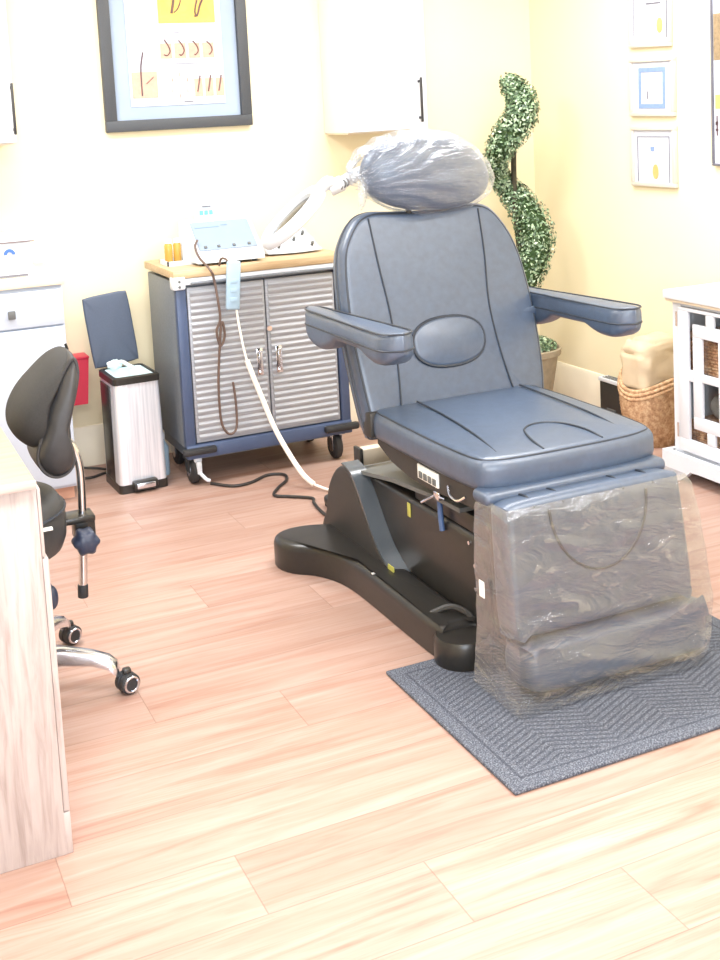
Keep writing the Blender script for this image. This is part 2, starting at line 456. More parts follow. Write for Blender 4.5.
# base rails
railL = [(1.50, 2.93), (1.495, 3.15), (1.495, 3.36), (1.49, 3.52), (1.47, 3.62), (1.43, 3.70), (1.37, 3.76), (1.345, 3.83), (1.36, 3.90), (1.42, 3.935), (1.50, 3.93),
         (1.60, 3.88), (1.625, 3.78), (1.63, 3.6), (1.63, 3.3), (1.625, 2.93), (1.60, 2.91), (1.52, 2.91)]
railL = list(reversed(railL))
def ccw(P):
    a = sum(P[i][0]*P[(i+1) % len(P)][1]-P[(i+1) % len(P)][0]*P[i][1] for i in range(len(P)))
    return P if a > 0 else list(reversed(P))
def mir(P): return ccw([(2*CX-x, y) for x, y in P])
for P, s in ((ccw(railL), 0), (mir(railL), 1)):
    r_ = MB().pad(P, .107, .030, (0, 0, .0005), crown=.006, smooth=3, crings=4, back=False).build('base_rail', 'black', ch)
for sx in (1.557, 2*CX-1.557):
    f_ = MB().lathe(sx, 2.885, [(.078, .0005), (.083, .008), (.083, .075), (.076, .088), (.05, .09)]).build('base_foot', 'black', ch)
    MB().tube([(sx-.03, 3.02, .10), (sx+.02, 2.985, .125), (sx+.055, 2.94, .11), (sx+.062, 2.915, .075)], .010, 8, 5).build('levelling_arc', 'blackm', f_)
# transverse members and column housing
for ya, yb in ((3.62, 3.86), (2.92, 3.06)): MB().box(1.60, 2.12, ya, yb, .02, .09, bev=.02).build('cross_member', 'black', ch)
box('column_housing', 'black', ch, 1.622, 2.098, 2.84, 3.72, .05, .355, bev=.02, seg=3)
# grey sloping top cover
cov = [(2.95, .43), (3.12, .425), (3.40, .40), (3.62, .365), (3.74, .345), (3.75, .335), (3.62, .352), (3.40, .387), (3.12, .412), (2.95, .417)]
m = MB(); m.rings([[(x, y, z) for y, z in cov] for x in (1.60, 2.12)]); m.build('top_cover', 'greycover', ch, 30)
# side fins with concave front edge
fin = [(3.94, .075), (3.90, .16), (3.87, .25), (3.80, .33), (3.72, .365), (3.66, .35), (3.60, .295), (3.53, .215), (3.46, .145), (3.38, .10), (3.33, .085), (3.5, .07), (3.75, .07)]
for X, nm in ((1.565, 'a'), (2*CX-1.565-.055, 'b')):
    m = MB(); m.pad(ccw([(y, z) for y, z in fin]), .055, .012, (X, 0, 0), (0, 1, 0), (0, 0, 1), smooth=4, crings=4)
    fo = m.build('side_fin', 'blackm', ch)
    m = MB(); bandpts = [(3.73, .372), (3.66, .355), (3.60, .30), (3.53, .22), (3.46, .15), (3.38, .105), (3.35, .095)]
    c_ = catmull([(0, y, z) for y, z in bandpts], 6)
    m.rings([[(X-.004, p.y-.004, p.z), (X+.058, p.y-.004, p.z), (X+.058, p.y-.012, p.z+.006), (X-.004, p.y-.012, p.z+.006)] for p in c_])
    m.build('fin_trim', 'trimgrey', fo)
# inner dark wall panels + hardware
box('front_panel', 'black', ch, 1.63, 2.09, 2.80, 2.839, .06, .46, bev=.01)
box('housing_upper', 'black', ch, 1.63, 2.09, 2.84, 3.30, .356, .41, bev=.006)
m = MB(); m.tube([(1.605, 3.085, .43), (1.610, 3.09, .40), (1.611, 3.09, .36), (1.612, 3.085, .32)], .0085, 10, 5); m.build('blue_cable', 'bluecable', ch)
m = MB(); m.box(1.585, 1.602, 3.05, 3.085, .425, .452, bev=.005).tube([(1.595, 3.18, .385), (1.592, 3.08, .435), (1.592, 3.02, .44)], .0045, 8); m.build('hinge_bracket', 'chrome', ch)
for y, z in ((2.93, .33), (2.90, .27), (2.90, .20)): MB().cyl((1.614, y, z), (1.623, y, z), .006, n=10).build('screw', 'chrome', ch)
box('caution_label', 'yellow', ch, 1.559, 1.563, 3.335, 3.375, .112, .128, label='small yellow caution sticker')
MB().box(1.618, 1.6215, 3.314, 3.334, .29, .335, bev=.001).build('rating_label', 'yellow', ch, label='small yellow rating sticker')
box('fin_line', 'labelwhite', ch, 1.50, 1.60, 3.37, 3.376, .106, .110)
# motor box at the rear
box('motor_box', 'silverbox', ch, 1.715, 1.86, 3.88, 3.93, .275, .358, bev=.008, label='cream motor box under the seat')
box('motor_cap', 'blackm', ch, 1.700, 1.7145, 3.876, 3.934, .27, .363, bev=.004)
box('motor_mount', 'blackm', ch, 1.73, 1.85, 3.72, 3.92, .24, .274, bev=.004)
# seat
seatP = ccw([(1.565, 2.80), (1.60, 2.755), (1.70, 2.738), (1.86, 2.735), (2.02, 2.738), (2.125, 2.755), (2.172, 2.795), (2.187, 2.95), (2.19, 3.15), (2.187, 3.35), (2.16, 3.46), (2.02, 3.48), (1.70, 3.48), (1.57, 3.46), (1.553, 3.35), (1.55, 3.15), (1.552, 2.95)])
seat = MB().pad(seatP, .10, .034, (0, 0, .525), crown=.012, smooth=5, crings=10, seg=6).build('seat', 'leather', ch)
def curve(pts, z=None, r=.0035, sm=6): return MB().tube(pts, r, 6, sm)
zt = .634
MB().tube([(1.715, 3.42, zt), (1.70, 3.2, zt+.002), (1.675, 2.98, zt), (1.648, 2.81, zt-.009)], .003, 6, 6).build('seam', 'piping', seat)
MB().tube([(2.108, 3.42, zt-.001), (2.10, 3.2, zt), (2.09, 2.98, zt-.001), (2.076, 2.82, zt-.009)], .003, 6, 6).build('seam', 'piping', seat)
MB().tube([(1.775, 2.765, zt-.009), (1.785, 2.85, zt), (1.82, 2.935, zt+.0025), (1.88, 2.965, zt+.003), (1.94, 2.935, zt+.0025), (1.97, 2.85, zt), (1.975, 2.765, zt-.009)], .003, 6, 6).build('seam', 'piping', seat)
edge = catmull([Vector((x, y, 0)) for x, y in seatP], 5, True)
cc = Vector((CX, 3.1, 0))
MB().tube([(p.x+(CX-p.x)*.045, p.y+(3.1-p.y)*.04, .619) for p in edge], .003, 6, closed=True).build('piping', 'piping', seat)
# front roll lip and side shell
MB().box(1.555, 2.165, 2.715, 2.80, .505, .545, bev=.018, seg=4).build('front_roll', 'leather', ch)
shell = [(2.78, .50), (2.80, .475), (2.95, .465), (3.10, .455), (3.22, .458), (3.34, .475), (3.44, .51), (3.44, .535), (2.78, .535)]
m = MB(); m.rings([[(x, y, z) for y, z in shell] for x in (1.575, 2.145)]); sh = m.build('seat_shell', 'blackm', ch, 30)
lab = MB().box(1.569, 1.5755, 3.02, 3.15, .475, .52, bev=.002).build('control_panel', 'labelwhite', sh, label='white button panel on the seat side')
for i in range(4): MB().box(1.566, 1.570, 3.03+i*.029, 3.05+i*.029, .48, .50, bev=.001).build('button', 'greycover', lab)
m = MB(); m.tube([(1.572, 2.96, .50), (1.562, 2.93, .482), (1.562, 2.89, .478), (1.572, 2.86, .495)], .0042, 8, 4); m.build('release_loop', 'chrome', sh)
# backrest : frame along the recline
BO = Vector((CX, 3.405, .50)); BV = Vector((0, .17, .65)).normalized(); BU = Vector((1, 0, 0)); BW = BU.cross(BV)   # W points to the front
L0 = .105
bo = [(-.31, .06), (-.325, .17), (-.338, .35), (-.337, .48), (-.325, .62), (-.30, .695), (-.25, .760), (-.19, .781), (-.10, .776), (0, .771), (.10, .775), (.19, .782), (.265, .763), (.322, .69), (.356, .60), (.374, .48), (.382, .35), (.376, .17), (.35, .06), (.28, .035), (0, .035), (-.27, .035)]
bo = ccw(bo)
TH = .105
back = MB().pad(bo, TH, .032, BO-BW*TH, BU, BV, crown=.010, smooth=5, crings=10, seg=6).build('backrest', 'leather', ch)
def bp(u, v, w=0.011): return BO+BU*u+BV*v+BW*w
MB().tube([bp(-.208, .755, .002), bp(-.20, .6, .008), bp(-.185, .42, .009), bp(-.188, .25, .009), bp(-.20, .10, .007)], .003, 6, 6).build('seam', 'piping', back)
MB().tube([bp(.212, .755, .002), bp(.205, .6, .008), bp(.19, .42, .009), bp(.205, .25, .009), bp(.235, .10, .006)], .003, 6, 6).build('seam', 'piping', back)
lo = [(.012+.135*math.cos(a)*(abs(math.cos(a))**-.15 if abs(math.cos(a)) > .05 else 1), .315+.082*math.sin(a)*(abs(math.sin(a))**-.15 if abs(math.sin(a)) > .05 else 1)) for a in [2*PI*i/36 for i in range(36)]]
MB().pad(lo, .016, .012, BO+BW*.004, BU, BV, crown=.012, smooth=0, crings=6, seg=4).build('lumbar_pad', 'leather', back)
MB().tube([bp(u, v, .011) for u, v in lo], .006, 6, closed=True).build('piping', 'piping', back)
be = catmull([Vector((u, v, 0)) for u, v in bo], 5, True)
MB().tube([bp(p.x*.955, .38+(p.y-.38)*.965, -.006) for p in be], .004, 6, closed=True).build('piping', 'piping', back)
MB().tube([bp(p.x*1.0, .38+(p.y-.38)*1.0, -.05) for p in be], .0045, 6, closed=True).build('piping', 'piping', back)
bsh = [(u*.95, .38+(v-.38)*.965) for u, v in bo]
MB().pad(bsh, .05, .02, BO-BW*(TH+.035), BU, BV, smooth=5, crings=4).build('back_shell', 'blackm', ch)
for sx in (-1, 1):
    m = MB(); X = CX+sx*.30
    m.box(X-.018, X+.018, 3.42, 3.48, .535, .62, bev=.008)
    m.build('back_hinge', 'blackm', ch)
# armrests
for sx in (-1, 1):
    ax = 1.452 if sx < 0 else 2.272
    ay0, aL, az = (2.965, .70, .957) if sx < 0 else (2.99, .73, .932)
    # side profile swept lens: outline in plan, with vertical sections
    plan = []
    m = MB(); R = []
    N = 44
    for i in range(N+1):
        t = i/N; y = ay0+aL*t
        e = min(1, math.sqrt(max(0, 1-((abs(t-.5)*2-.80)/.20)**2)) if abs(t-.5)*2 > .80 else 1)
        hw = (.046+.010*math.cos(PI*t))*max(e, .05)
        top = az-.014*(t-.5)
        dip = .075+.05*max(0, 1-((t-.13)/.16)**2 if abs(t-.13) < .16 else 0)*.55+.05*max(0, 1-((t-.80)/.22)**2 if abs(t-.80) < .22 else 0)
        dip = .055+(dip-.055)*max(e, .35)
        ring = []
        for j in range(20):
            a = 2*PI*j/20; c, s_ = math.cos(a), math.sin(a)
            cxp = math.copysign(abs(c)**.55, c)*hw
            zz = top-dip/2+math.copysign(abs(s_)**.55, s_)*dip/2*(1 if s_ < 0 else 1)
            ring.append((ax+cxp, y, zz))
        R.append(ring)
    m.rings(R); arm = m.build('armrest', 'leather', ch, 60)
    for dz, nm in ((-.004, 'seam'), (-.052, 'seam')):
        pts = []
        for i in range(N+1):
            t = i/N; e = min(1, math.sqrt(max(0, 1-((abs(t-.5)*2-.80)/.20)**2)) if abs(t-.5)*2 > .80 else 1)
            hw = (.046+.010*math.cos(PI*t))*max(e, .12)*(.93 if dz > -.01 else 1.0)
            pts.append((hw, ay0+aL*t, az-.014*(t-.5)+dz))
        loop = [(ax-h, y, z) for h, y, z in pts]+[(ax+h, y, z) for h, y, z in reversed(pts)]
        MB().tube(loop, .003, 6, closed=True).build('seam', 'piping', arm)
    xin = CX+sx*.34
    MB().box(min(ax, xin-sx*.03), max(ax, xin-sx*.03), 3.50, 3.55, az-.085, az-.05, bev=.012).build('arm_bracket', 'leather', arm)
# headrest
def headshape(q):
    # fuller to the lower right, flatter below
    k = q.z/.135
    q.x *= 1.0-.10*max(0, k)+.03*max(0, -k)
    q.x += .012*(-k)
    q.z += -.015*(q.x/.26)
    if q.z < 0: q.z *= .93
    return q
hc = (1.874, 3.60, 1.366)
MB().ell(hc, (.240, .085, .136), 2.25, 48, 26, headshape).build('headrest', 'leather', ch)
for x in (1.81, 1.95): MB().cyl((x, 3.61, 1.18), (x, 3.61, 1.36), .01).build('headrest_post', 'blackm', ch)
# legrest
LO = Vector((CX, 2.655, .53)); LV = Vector((0, -.045, -.36)).normalized(); LU = Vector((-1, 0, 0)); LW = LU.cross(LV)  # W to the front
if LW.y > 0: LU = -LU; LW = LU.cross(LV)
lp = ccw([(-.29, .03), (-.275, .004), (-.2, -.004), (0, -.006), (.2, -.004), (.275, .004), (.29, .03), (.298, .18), (.302, .30), (.295, .345), (.27, .362), (0, .365), (-.27, .362), (-.295, .345), (-.302, .30), (-.298, .18)])
leg = MB().pad(lp, .10, .028, LO-LW*.085, LU, LV, crown=.006, smooth=5, crings=8).build('legrest', 'leather', ch)
for u in (-.19, -.09, .11, .2):
    MB().tube([LO+LU*u+LV*.02+LW*.015, LO+LU*u+LV*.006+LW*.0, LO+LU*u+LV*(-.006)-LW*.03, LO+LU*u+LV*(-.005)-LW*.07], .0035, 6, 4).build('seam', 'piping', leg)
arcp = [LO+LU*(.16*math.cos(a))+LV*(.03+.19*math.sin(a))+LW*.021 for a in [PI*i/16 for i in range(17)]]
MB().tube(arcp, .004, 6).build('seam', 'piping', leg)
fp = ccw([(-.30, .385), (-.28, .372), (0, .37), (.255, .372), (.282, .39), (.292, .425), (.286, .47), (.255, .498), (.1, .506), (-.1, .508), (-.28, .504), (-.302, .475)])
MB().pad(fp, .152, .034, LO-LW*.09, LU, LV, crown=.001, smooth=5, crings=6).build('foot_pad', 'leather', ch)
MB().box(1.80, 1.92, 2.74, 2.79, .40, .50, bev=.01).build('legrest_hinge', 'blackm', ch)

# plastic film on legrest (bag, open at the top)
def film_box():
    m = MB(); R = []
    lv = [(.522, 1.568, 2.158, 2.632, 2.775), (.50, 1.556, 2.165, 2.612, 2.785), (.42, 1.548, 2.172, 2.592, 2.778), (.32, 1.542, 2.178, 2.570, 2.768), (.22, 1.535, 2.176, 2.548, 2.757), (.16, 1.530, 2.168, 2.535, 2.75), (.10, 1.522, 2.152, 2.522, 2.745), (.05, 1.512, 2.125, 2.512, 2.742), (.022, 1.505, 2.09, 2.508, 2.738)]
    def at(z):
        for a, b in zip(lv[:-1], lv[1:]):
            if a[0] >= z >= b[0]:
                t = (a[0]-z)/(a[0]-b[0]); return [a[i]+(b[i]-a[i])*t for i in range(1, 5)]
        return lv[-1][1:]
    NZ = 60
    for i in range(NZ+1):
        z = .522-.50*i/NZ; x0, x1, y0, y1 = at(z); ring = []
        def add(x, y, nx, ny):
            v = Vector((x*4, y*4, z*13)); d = noise.noise(v)*.011+noise.noise(v*2.3)*.005
            w = min(1, i/5)
            d += .010*max(0, math.sin(z*42+x*9))**6*(1 if ny < 0 else .3)*max(0, noise.noise(Vector((x*5, 0, z*6)))+.25)
            d = max(-.003, d)*w
            ring.append((x+nx*(d*.6), y+ny*(d+.003), z))
        n1, n2 = 40, 12
        for j in range(n1): add(x0+(x1-x0)*j/n1, y0, 0, -1)
        for j in range(n2): add(x1, y0+(y1-y0)*j/n2, 1, 0)
        for j in range(n1): add(x1+(x0-x1)*j/n1, y1, 0, 1)
        for j in range(n2): add(x0, y1+(y0-y1)*j/n2, -1, 0)
        R.append(ring)
    m.rings(R, False, False)
    return m
o = film_box().build('plastic_cover', 'film', smooth=60)
tag(o, 'clear plastic protective cover hanging over the legrest of the treatment chair', 'plastic cover')
box('size_sticker', 'labelwhite', o, 1.523, 1.5255, 2.69, 2.715, .27, .315, label='small white sticker')

# crinkled plastic on the headrest, gathered in a knot at the left
def headfilm():
    K = Vector((-.25, -.03, -.035))
    def f(q):
        q = headshape(q)
        d = (q-K); ang = math.atan2(d.z, d.x+.02); r = d.length
        pl = math.sin(ang*34+3*noise.noise(q*9))*.013*max(0, 1-r/.50)
        pl += noise.noise(Vector((q.x*9, q.y*9, q.z*34)))*.008+noise.noise(q*24)*.005
        n = q.normalized()
        q = q+n*(pl+.010)
        left = max(0, (-q.x-.12)/.15)
        q.x -= .018*left; q.z += .010*left
        return q
    return f
m = MB(); m.ell(hc, (.248, .094, .140), 2.2, 120, 70, headfilm())
# knot rosette
kx = Vector(hc)+Vector((-.258, -.05, -.045))
R = []
for i in range(7):
    t = i/6; rr = .02+.028*math.sin(t*PI*.62)
    R.append([kx+Vector((-.028*t+.012, -.02*t, 0))+Vector((0, -.35, 1)).normalized()*(rr*(1+.22*math.sin(a*9))*math.sin(a))+Vector((-.25, -1, -.3)).normalized()*(rr*(1+.22*math.sin(a*9))*math.cos(a)) for a in [2*PI*j/60 for j in range(60)]])
m.rings(R, True, True)
tag(m.build('plastic_cover', 'filmhead', smooth=80), 'crinkled clear plastic bag stretched over the headrest of the treatment chair', 'plastic cover')

# ------------------------------------------------------------------ rolling metal cabinet
cx0, cx1, cyf, cyb = 1.335, 2.115, 4.9, 5.36
cab = thing('rolling_cabinet', (1.725, 5.13, 0), 'taupe metal two door rolling cabinet with wooden top behind the treatment chair', 'cabinet')
m = MB(); m.box(cx0, cx1, cyf+.03, cyb, .17, .90, bev=.006); m.build('body', 'darksteel', cab)
for x in (cx0, cx1-.045):
    box('corner_post', 'postblue', cab, x, x+.045, cyf-.004, cyf+.035, .16, .885, bev=.006)
box('bottom_rail', 'postblue', cab, cx0, cx1, cyf-.012, cyf+.03, .125, .185, bev=.006)
box('lower_frame', 'darksteel', cab, cx0+.02, cx1-.02, cyf+.03, cyb-.02, .11, .17, bev=.005)
box('wooden_top', 'butcher', cab, cx0-.012, cx1+.012, cyf-.022, cyb+.005, .915, .95, bev=.005, label='pale butcher block top')
box('top_band', 'white', cab, cx0-.008, cx1+.008, cyf-.018, cyf+.01, .886, .914, bev=.003, label='white band under the top')
m = MB(); m.box(cx0-.016, cx0+.04, cyf-.026, cyf+.03, .868, .925, bev=.008); cb = m.build('corner_bracket', 'whitep', cab)
for z in (.905, .882): MB().cyl((cx0+.012, cyf-.024, z), (cx0+.012, cyf-.030, z), .006, n=10).build('screw', 'greycover', cb)
m = MB(); m.cyl((cx0+.06, cyf-.035, .893), (cx1-.02, cyf-.035, .893), .007, n=12); m.build('front_bar', 'darksteel', cab)
def louvre_door(x0, x1, hx, z0=.19, z1=.872):
    d = MB(); n = 24; fr = .012
    d.box(x0, x1, cyf+.004, cyf+.03, z0, z1, bev=.003)
    h = (z1-z0-2*fr)/n; prof = []
    for i in range(n):
        za = z0+fr+i*h
        prof += [(cyf+.001, za), (cyf-.0035, za+h*.30), (cyf-.004, za+h*.55), (cyf+.001, za+h*.86)]
    prof.append((cyf+.002, z1-fr))
    d.rings([[(x, y, z) for y, z in prof] for x in (x0+fr, x1-fr)], False, False, closed=False)
    for xx in (x0+fr, x1-fr):
        for i in range(n):
            p = prof[4*i:4*i+4]
            d._f([d.b.verts.new((xx, y, z)) for y, z in p])
    do = d.build('door', 'louvre', cab, 25)
    hm = MB()
    hm.tube([(hx, cyf-.008, .56), (hx, cyf-.03, .56), (hx, cyf-.03, .465), (hx, cyf-.008, .465)], .0055, 8)
    hm.box(hx-.016, hx+.014, cyf-.012, cyf-.004, .452, .573, bev=.003)
    hm.build('handle', 'chrome', do)
louvre_door(cx0+.05, 1.733, 1.692); louvre_door(1.739, cx1-.05, 1.782)
m = MB(); m.cyl((1.742, cyf-.004, .655), (1.742, cyf-.016, .655), .012, n=16); m.build('lock', 'chrome', cab)
m = MB(); m.box(cx0-.02, cx0+.13, cyf-.035, cyf+.0, .145, .175, bev=.01); m.build('bumper', 'rubber', cab)
m = MB(); m.box(cx1-.14, cx1+.03, cyf-.035, cyf+.0, .142, .175, bev=.012); m.build('bumper', 'rubber', cab)
def caster(x, y, brake):
    c = MB(); c.box(x-.03, x+.03, y-.02, y+.05, .105, .118, bev=.003)
    c.box(x-.026, x-.022, y-.03, y+.03, .055, .11).box(x+.022, x+.026, y-.03, y+.03, .055, .11)
    co = c.build('caster', 'steel' if not brake else 'blackm', cab)
    w = MB(); prof = [(.02, -.018), (.052, -.018), (.060, -.012), (.062, 0), (.060, .012), (.052, .018), (.02, .018)]
    w.rings([[(x+h, y+r*math.cos(2*PI*j/28), .062+r*math.sin(2*PI*j/28)) for j in range(28)] for r, h in prof]); wo = w.build('wheel', 'rubber', co)
    hb = MB(); hb.cyl((x-.022, y, .062), (x+.022, y, .062), .028, n=20); hb.build('hub', 'steel', wo)
    if brake:
        b = MB(); b.box(x-.005, x+.03, y-.05, y-.03, .10, .16, bev=.008).box(x+.0, x+.025, y-.065, y-.035, .05, .11, bev=.008).tube([(x+.012, y-.06, .06), (x+.035, y-.075, .03), (x+.05, y-.075, .022)], .008, 8, 4)
        b.build('brake_lever', 'whitep', co)
caster(1.375, 4.96, True); caster(2.05, 4.95, False); caster(1.40, 5.28, False); caster(2.05, 5.28, False)

# ------------------------------------------------------------------ things on the rolling cabinet (top z .95)
ZT = .9505
mc = thing('treatment_console', (1.60, 5.08, ZT), 'white sloping treatment machine with pale blue panel on the wooden cabinet top', 'machine')
prof = [(4.94, ZT+.012), (4.94, ZT+.03), (4.955, ZT+.045), (5.12, ZT+.185), (5.15, ZT+.19), (5.21, ZT+.18), (5.22, ZT+.012)]
m = MB(); m.rings([[(x, y, z) for y, z in prof] for x in (1.455, 1.46, 1.755, 1.76)]); m.build('housing', 'whitep', mc, 25)
a, b = Vector((0, 4.968, ZT+.058)), Vector((0, 5.112, ZT+.181)); dn = Vector((0, -(b-a).z, (b-a).y)).normalized()
m = MB(); q = [a, b]
def slab(m, x0, x1, t0, t1, h):
    A = a+(b-a)*t0; B = a+(b-a)*t1
    m.rings([[Vector((x, 0, 0))+p for p in (A, B, B+dn*h, A+dn*h)] for x in (x0, x1)])
slab(m, 1.475, 1.742, .04, .96, .003); po = m.build('control_panel', 'bluepanel', mc, 25, label='pale blue control panel')
for aa in ((1.49, 1.60, .76, .79, .005), (1.61, 1.64, .80, .82, .005)):
    m = MB(); slab(m, *aa); m.build('panel_line', 'certblue', po)
for x in (1.50, 1.56, 1.63, 1.70):
    m = MB(); slab(m, x, x+.012, .10, .16, .008); m.build('button', 'greycover', po)
for x in (1.49, 1.56, 1.65, 1.72):
    for y in (4.965, 5.19): MB().cyl((x, y, ZT), (x, y, ZT+.014), .012, n=12).build('foot', 'rubber', mc)

ck = thing('desk_timer', (1.595, 5.27, ZT), 'small white timer with blue digits behind the sloping white machine', 'timer')
MB().box(1.55, 1.645, 5.245, 5.28, ZT+.01, ZT+.265, bev=.014, seg=3).build('case', 'whitep', ck)
box('base', 'whitep', ck, 1.545, 1.65, 5.23, 5.295, ZT, ZT+.012, bev=.004)
sc = box('screen', 'screen', ck, 1.56, 1.635, 5.241, 5.245, ZT+.19, ZT+.25)
for i in range(3): MB().box(1.565+i*.023, 1.581+i*.023, 5.237, 5.241, ZT+.197, ZT+.217).build('digit', 'digits', sc)
m = MB(); m.box(1.578, 1.62, 5.237, 5.241, ZT+.232, ZT+.238); m.build('caption_line', 'certink', sc)

# tray with two amber bottles and a white tub
tr = MB(); tr.box(1.352, 1.478, 5.06, 5.19, ZT, ZT+.006, bev=.003)
for x0, x1, y0, y1 in ((1.352, 1.478, 5.06, 5.066), (1.352, 1.478, 5.184, 5.19), (1.352, 1.358, 5.06, 5.19), (1.472, 1.478, 5.06, 5.19)): tr.box(x0, x1, y0, y1, ZT, ZT+.02)
tag(tr.build('supply_tray', 'whitep'), 'small white tray holding amber bottles at the left end of the wooden cabinet top', 'tray')
for i, (x, lbl) in enumerate(((1.376, 'leftmost amber bottle with white cap on the small supply tray'), (1.416, 'amber bottle with white cap between the other amber bottle and the white tub'))):
    bt = thing('amber_bottle', (x, 5.12, ZT+.0065), lbl, 'bottle', 'amber bottles on the small white tray')
    MB().lathe(x, 5.12, [(.015, ZT+.0065), (.0175, ZT+.01), (.0175, ZT+.085), (.013, ZT+.095)]).build('glass_body', 'amber', bt)
    MB().lathe(x, 5.12, [(.0145, ZT+.0955), (.0145, ZT+.112), (.012, ZT+.115)]).build('cap', 'whitep', bt)
tb = thing('white_tub', (1.452, 5.12, ZT+.0065), 'small white tub at the right end of the little supply tray', 'tub')
MB().lathe(1.452, 5.12, [(.014, ZT+.0065), (.0155, ZT+.08)]).build('tub_body', 'whitep', tb)
MB().lathe(1.452, 5.12, [(.0165, ZT+.0805), (.0165, ZT+.094), (.014, ZT+.098)]).build('lid', 'bluew', tb)

# second white device
dv = thing('white_device', (1.95, 5.13, ZT), 'rounded white device with small dark knobs on the cabinet top beneath the magnifying lamp', 'machine')
prof = [(5.03, ZT+.008), (5.03, ZT+.03), (5.06, ZT+.05), (5.13, ZT+.125), (5.17, ZT+.14), (5.22, ZT+.13), (5.23, ZT+.008)]
m = MB()
def dvr(x, s): return [(x, 5.13+(y-5.13)*(.6+.4*s), ZT+.008+(z-ZT-.008)*s) for y, z in prof]
m.rings([dvr(1.82, .18), dvr(1.835, .42), dvr(1.88, .8), dvr(1.93, 1), dvr(1.985, 1), dvr(2.03, .78), dvr(2.07, .42), dvr(2.085, .2)]); m.build('housing', 'whitep', dv, 40)
for x, y, z in ((1.87, 5.055, ZT+.042), (1.95, 5.072, ZT+.066), (2.00, 5.09, ZT+.088), (2.03, 5.05, ZT+.04)): MB().cyl((x, y, z-.006), (x, y-.012, z+.010), .007, n=12).build('knob', 'greycover', dv)
for x in (1.86, 2.04):
    for y in (5.10, 5.17): MB().cyl((x, y, ZT), (x, y, ZT+.02), .01, n=12).build('foot', 'inkred', dv)

# hand control hanging on the front, cord to the chair base
hcn = thing('hand_control', (1.575, 4.86, .76), 'pale blue hand control hanging on the cabinet front by a white cord', 'remote')
Mx = Matrix.Translation((1.572, 4.838, .87)) @ Matrix.Rotation(math.radians(5), 4, 'Y')
m = MB(); m.box(-.031, .031, -.012, .012, -.105, .105, bev=.009, seg=3, M4=Mx); hb = m.build('remote_body', 'bluep', hcn)
for z in (-.07, -.03, .01): MB().box(-.016, .016, -.014, -.011, z, z+.02, bev=.002, M4=Mx).build('button', 'bluep', hb)
m = MB(); m.tube([(1.556, 4.845, .972), (1.55, 4.85, .985), (1.54, 4.88, .985), (1.535, 4.90, .953)], .005, 8, 4); m.build('hanging_hook', 'cord_brown', hb)
cp = [(1.582, 4.845, .766), (1.585, 4.83, .69), (1.592, 4.81, .60), (1.60, 4.80, .545)]
m = MB(); m.tube(cp, .005, 8, 6); m.build('cord', 'cord_white', hcn)
cp2 = [(1.60, 4.80, .545), (1.625, 4.79, .46), (1.657, 4.78, .36), (1.69, 4.76, .25), (1.725, 4.71, .15), (1.76, 4.63, .06), (1.79, 4.58, .022)]
m = MB(); m.tube(cp2, .0115, 10, 6); m.build('cord_sleeve', 'cord_white', hcn)
m = MB(); m.tube([(1.79, 4.58, .022), (1.83, 4.51, .010), (1.89, 4.42, .008), (1.905, 4.2, .008), (1.90, 3.97, .02), (1.89, 3.90, .05)], .006, 8, 6); m.build('cord', 'cord_white', hcn)

# dark lead with a looped end, hanging over the cabinet front
m = MB(); m.tube([(1.475, 5.0, 1.06), (1.455, 4.97, 1.035), (1.46, 4.93, .99), (1.478, 4.845, .945), (1.495, 4.856, .90), (1.502, 4.842, .81), (1.506, 4.842, .73), (1.487, 4.842, .68), (1.50, 4.842, .615), (1.522, 4.842, .66), (1.512, 4.842, .72), (1.497, 4.842, .62), (1.482, 4.842, .48), (1.478, 4.842, .36), (1.485, 4.842, .27), (1.515, 4.842, .225), (1.548, 4.842, .25), (1.552, 4.842, .36), (1.545, 4.842, .45)], .0055, 8, 6)
tag(m.build('probe_lead', 'cord_brown'), 'dark brown looped lead dangling from the white machine down the cabinet front', 'cable')

# magnifying lamp on its stand behind the chair
lm = thing('magnifying_lamp', (2.22, 4.42, 0), 'white magnifying lamp whose ring head leans over the cabinet top beside the headrest', 'lamp')
right = Vector((.91, -.41, 0)); up = Vector((0, 0, 1)); view = Vector((.39, .915, -.06)).normalized()
lc = Vector((1.80, 4.68, 1.155)); a_ = (right*.75+up*.66).normalized(); nrm = (right*-.66+up*.75-view*.20); nrm = (nrm-a_*nrm.dot(a_)).normalized(); b_ = nrm.cross(a_)
m = MB(); R = []
for i in range(49):
    t = 2*PI*i/48; c = lc+a_*(.165*math.cos(t))+b_*(.145*math.sin(t)); rad = (a_*math.cos(t)+b_*math.sin(t)).normalized()
    R.append([c+rad*(x)+nrm*h for x, h in ((-.045, -.02), (-.04, .016), (-.02, .026), (.0, .022), (.012, .0), (.008, -.022), (-.02, -.032))])
m.rings(R, False, False); bmesh.ops.remove_doubles(m.b, verts=m.b.verts, dist=1e-5); m.build('ring_head', 'whitep', lm, 45)
m = MB(); R = []
for rr, h in ((.001, .012), (.06, .009), (.122, 0), (.06, -.009), (.001, -.012)):
    R.append([lc+a_*(rr*math.cos(2*PI*j/40))+b_*(rr*.86*math.sin(2*PI*j/40))+nrm*h for j in range(40)])
m.rings(R); m.build('lens', 'lens', lm, 60)
j0 = lc+a_*.16; j1 = Vector((1.985, 4.62, 1.275)); j2 = Vector((2.085, 4.58, 1.325))
m = MB(); m.tube([j0, j0+a_*.05, j1, j2, Vector((2.17, 4.48, 1.31)), Vector((2.22, 4.42, 1.18))], .027, 14, 6); m.build('arm', 'whitep', lm)
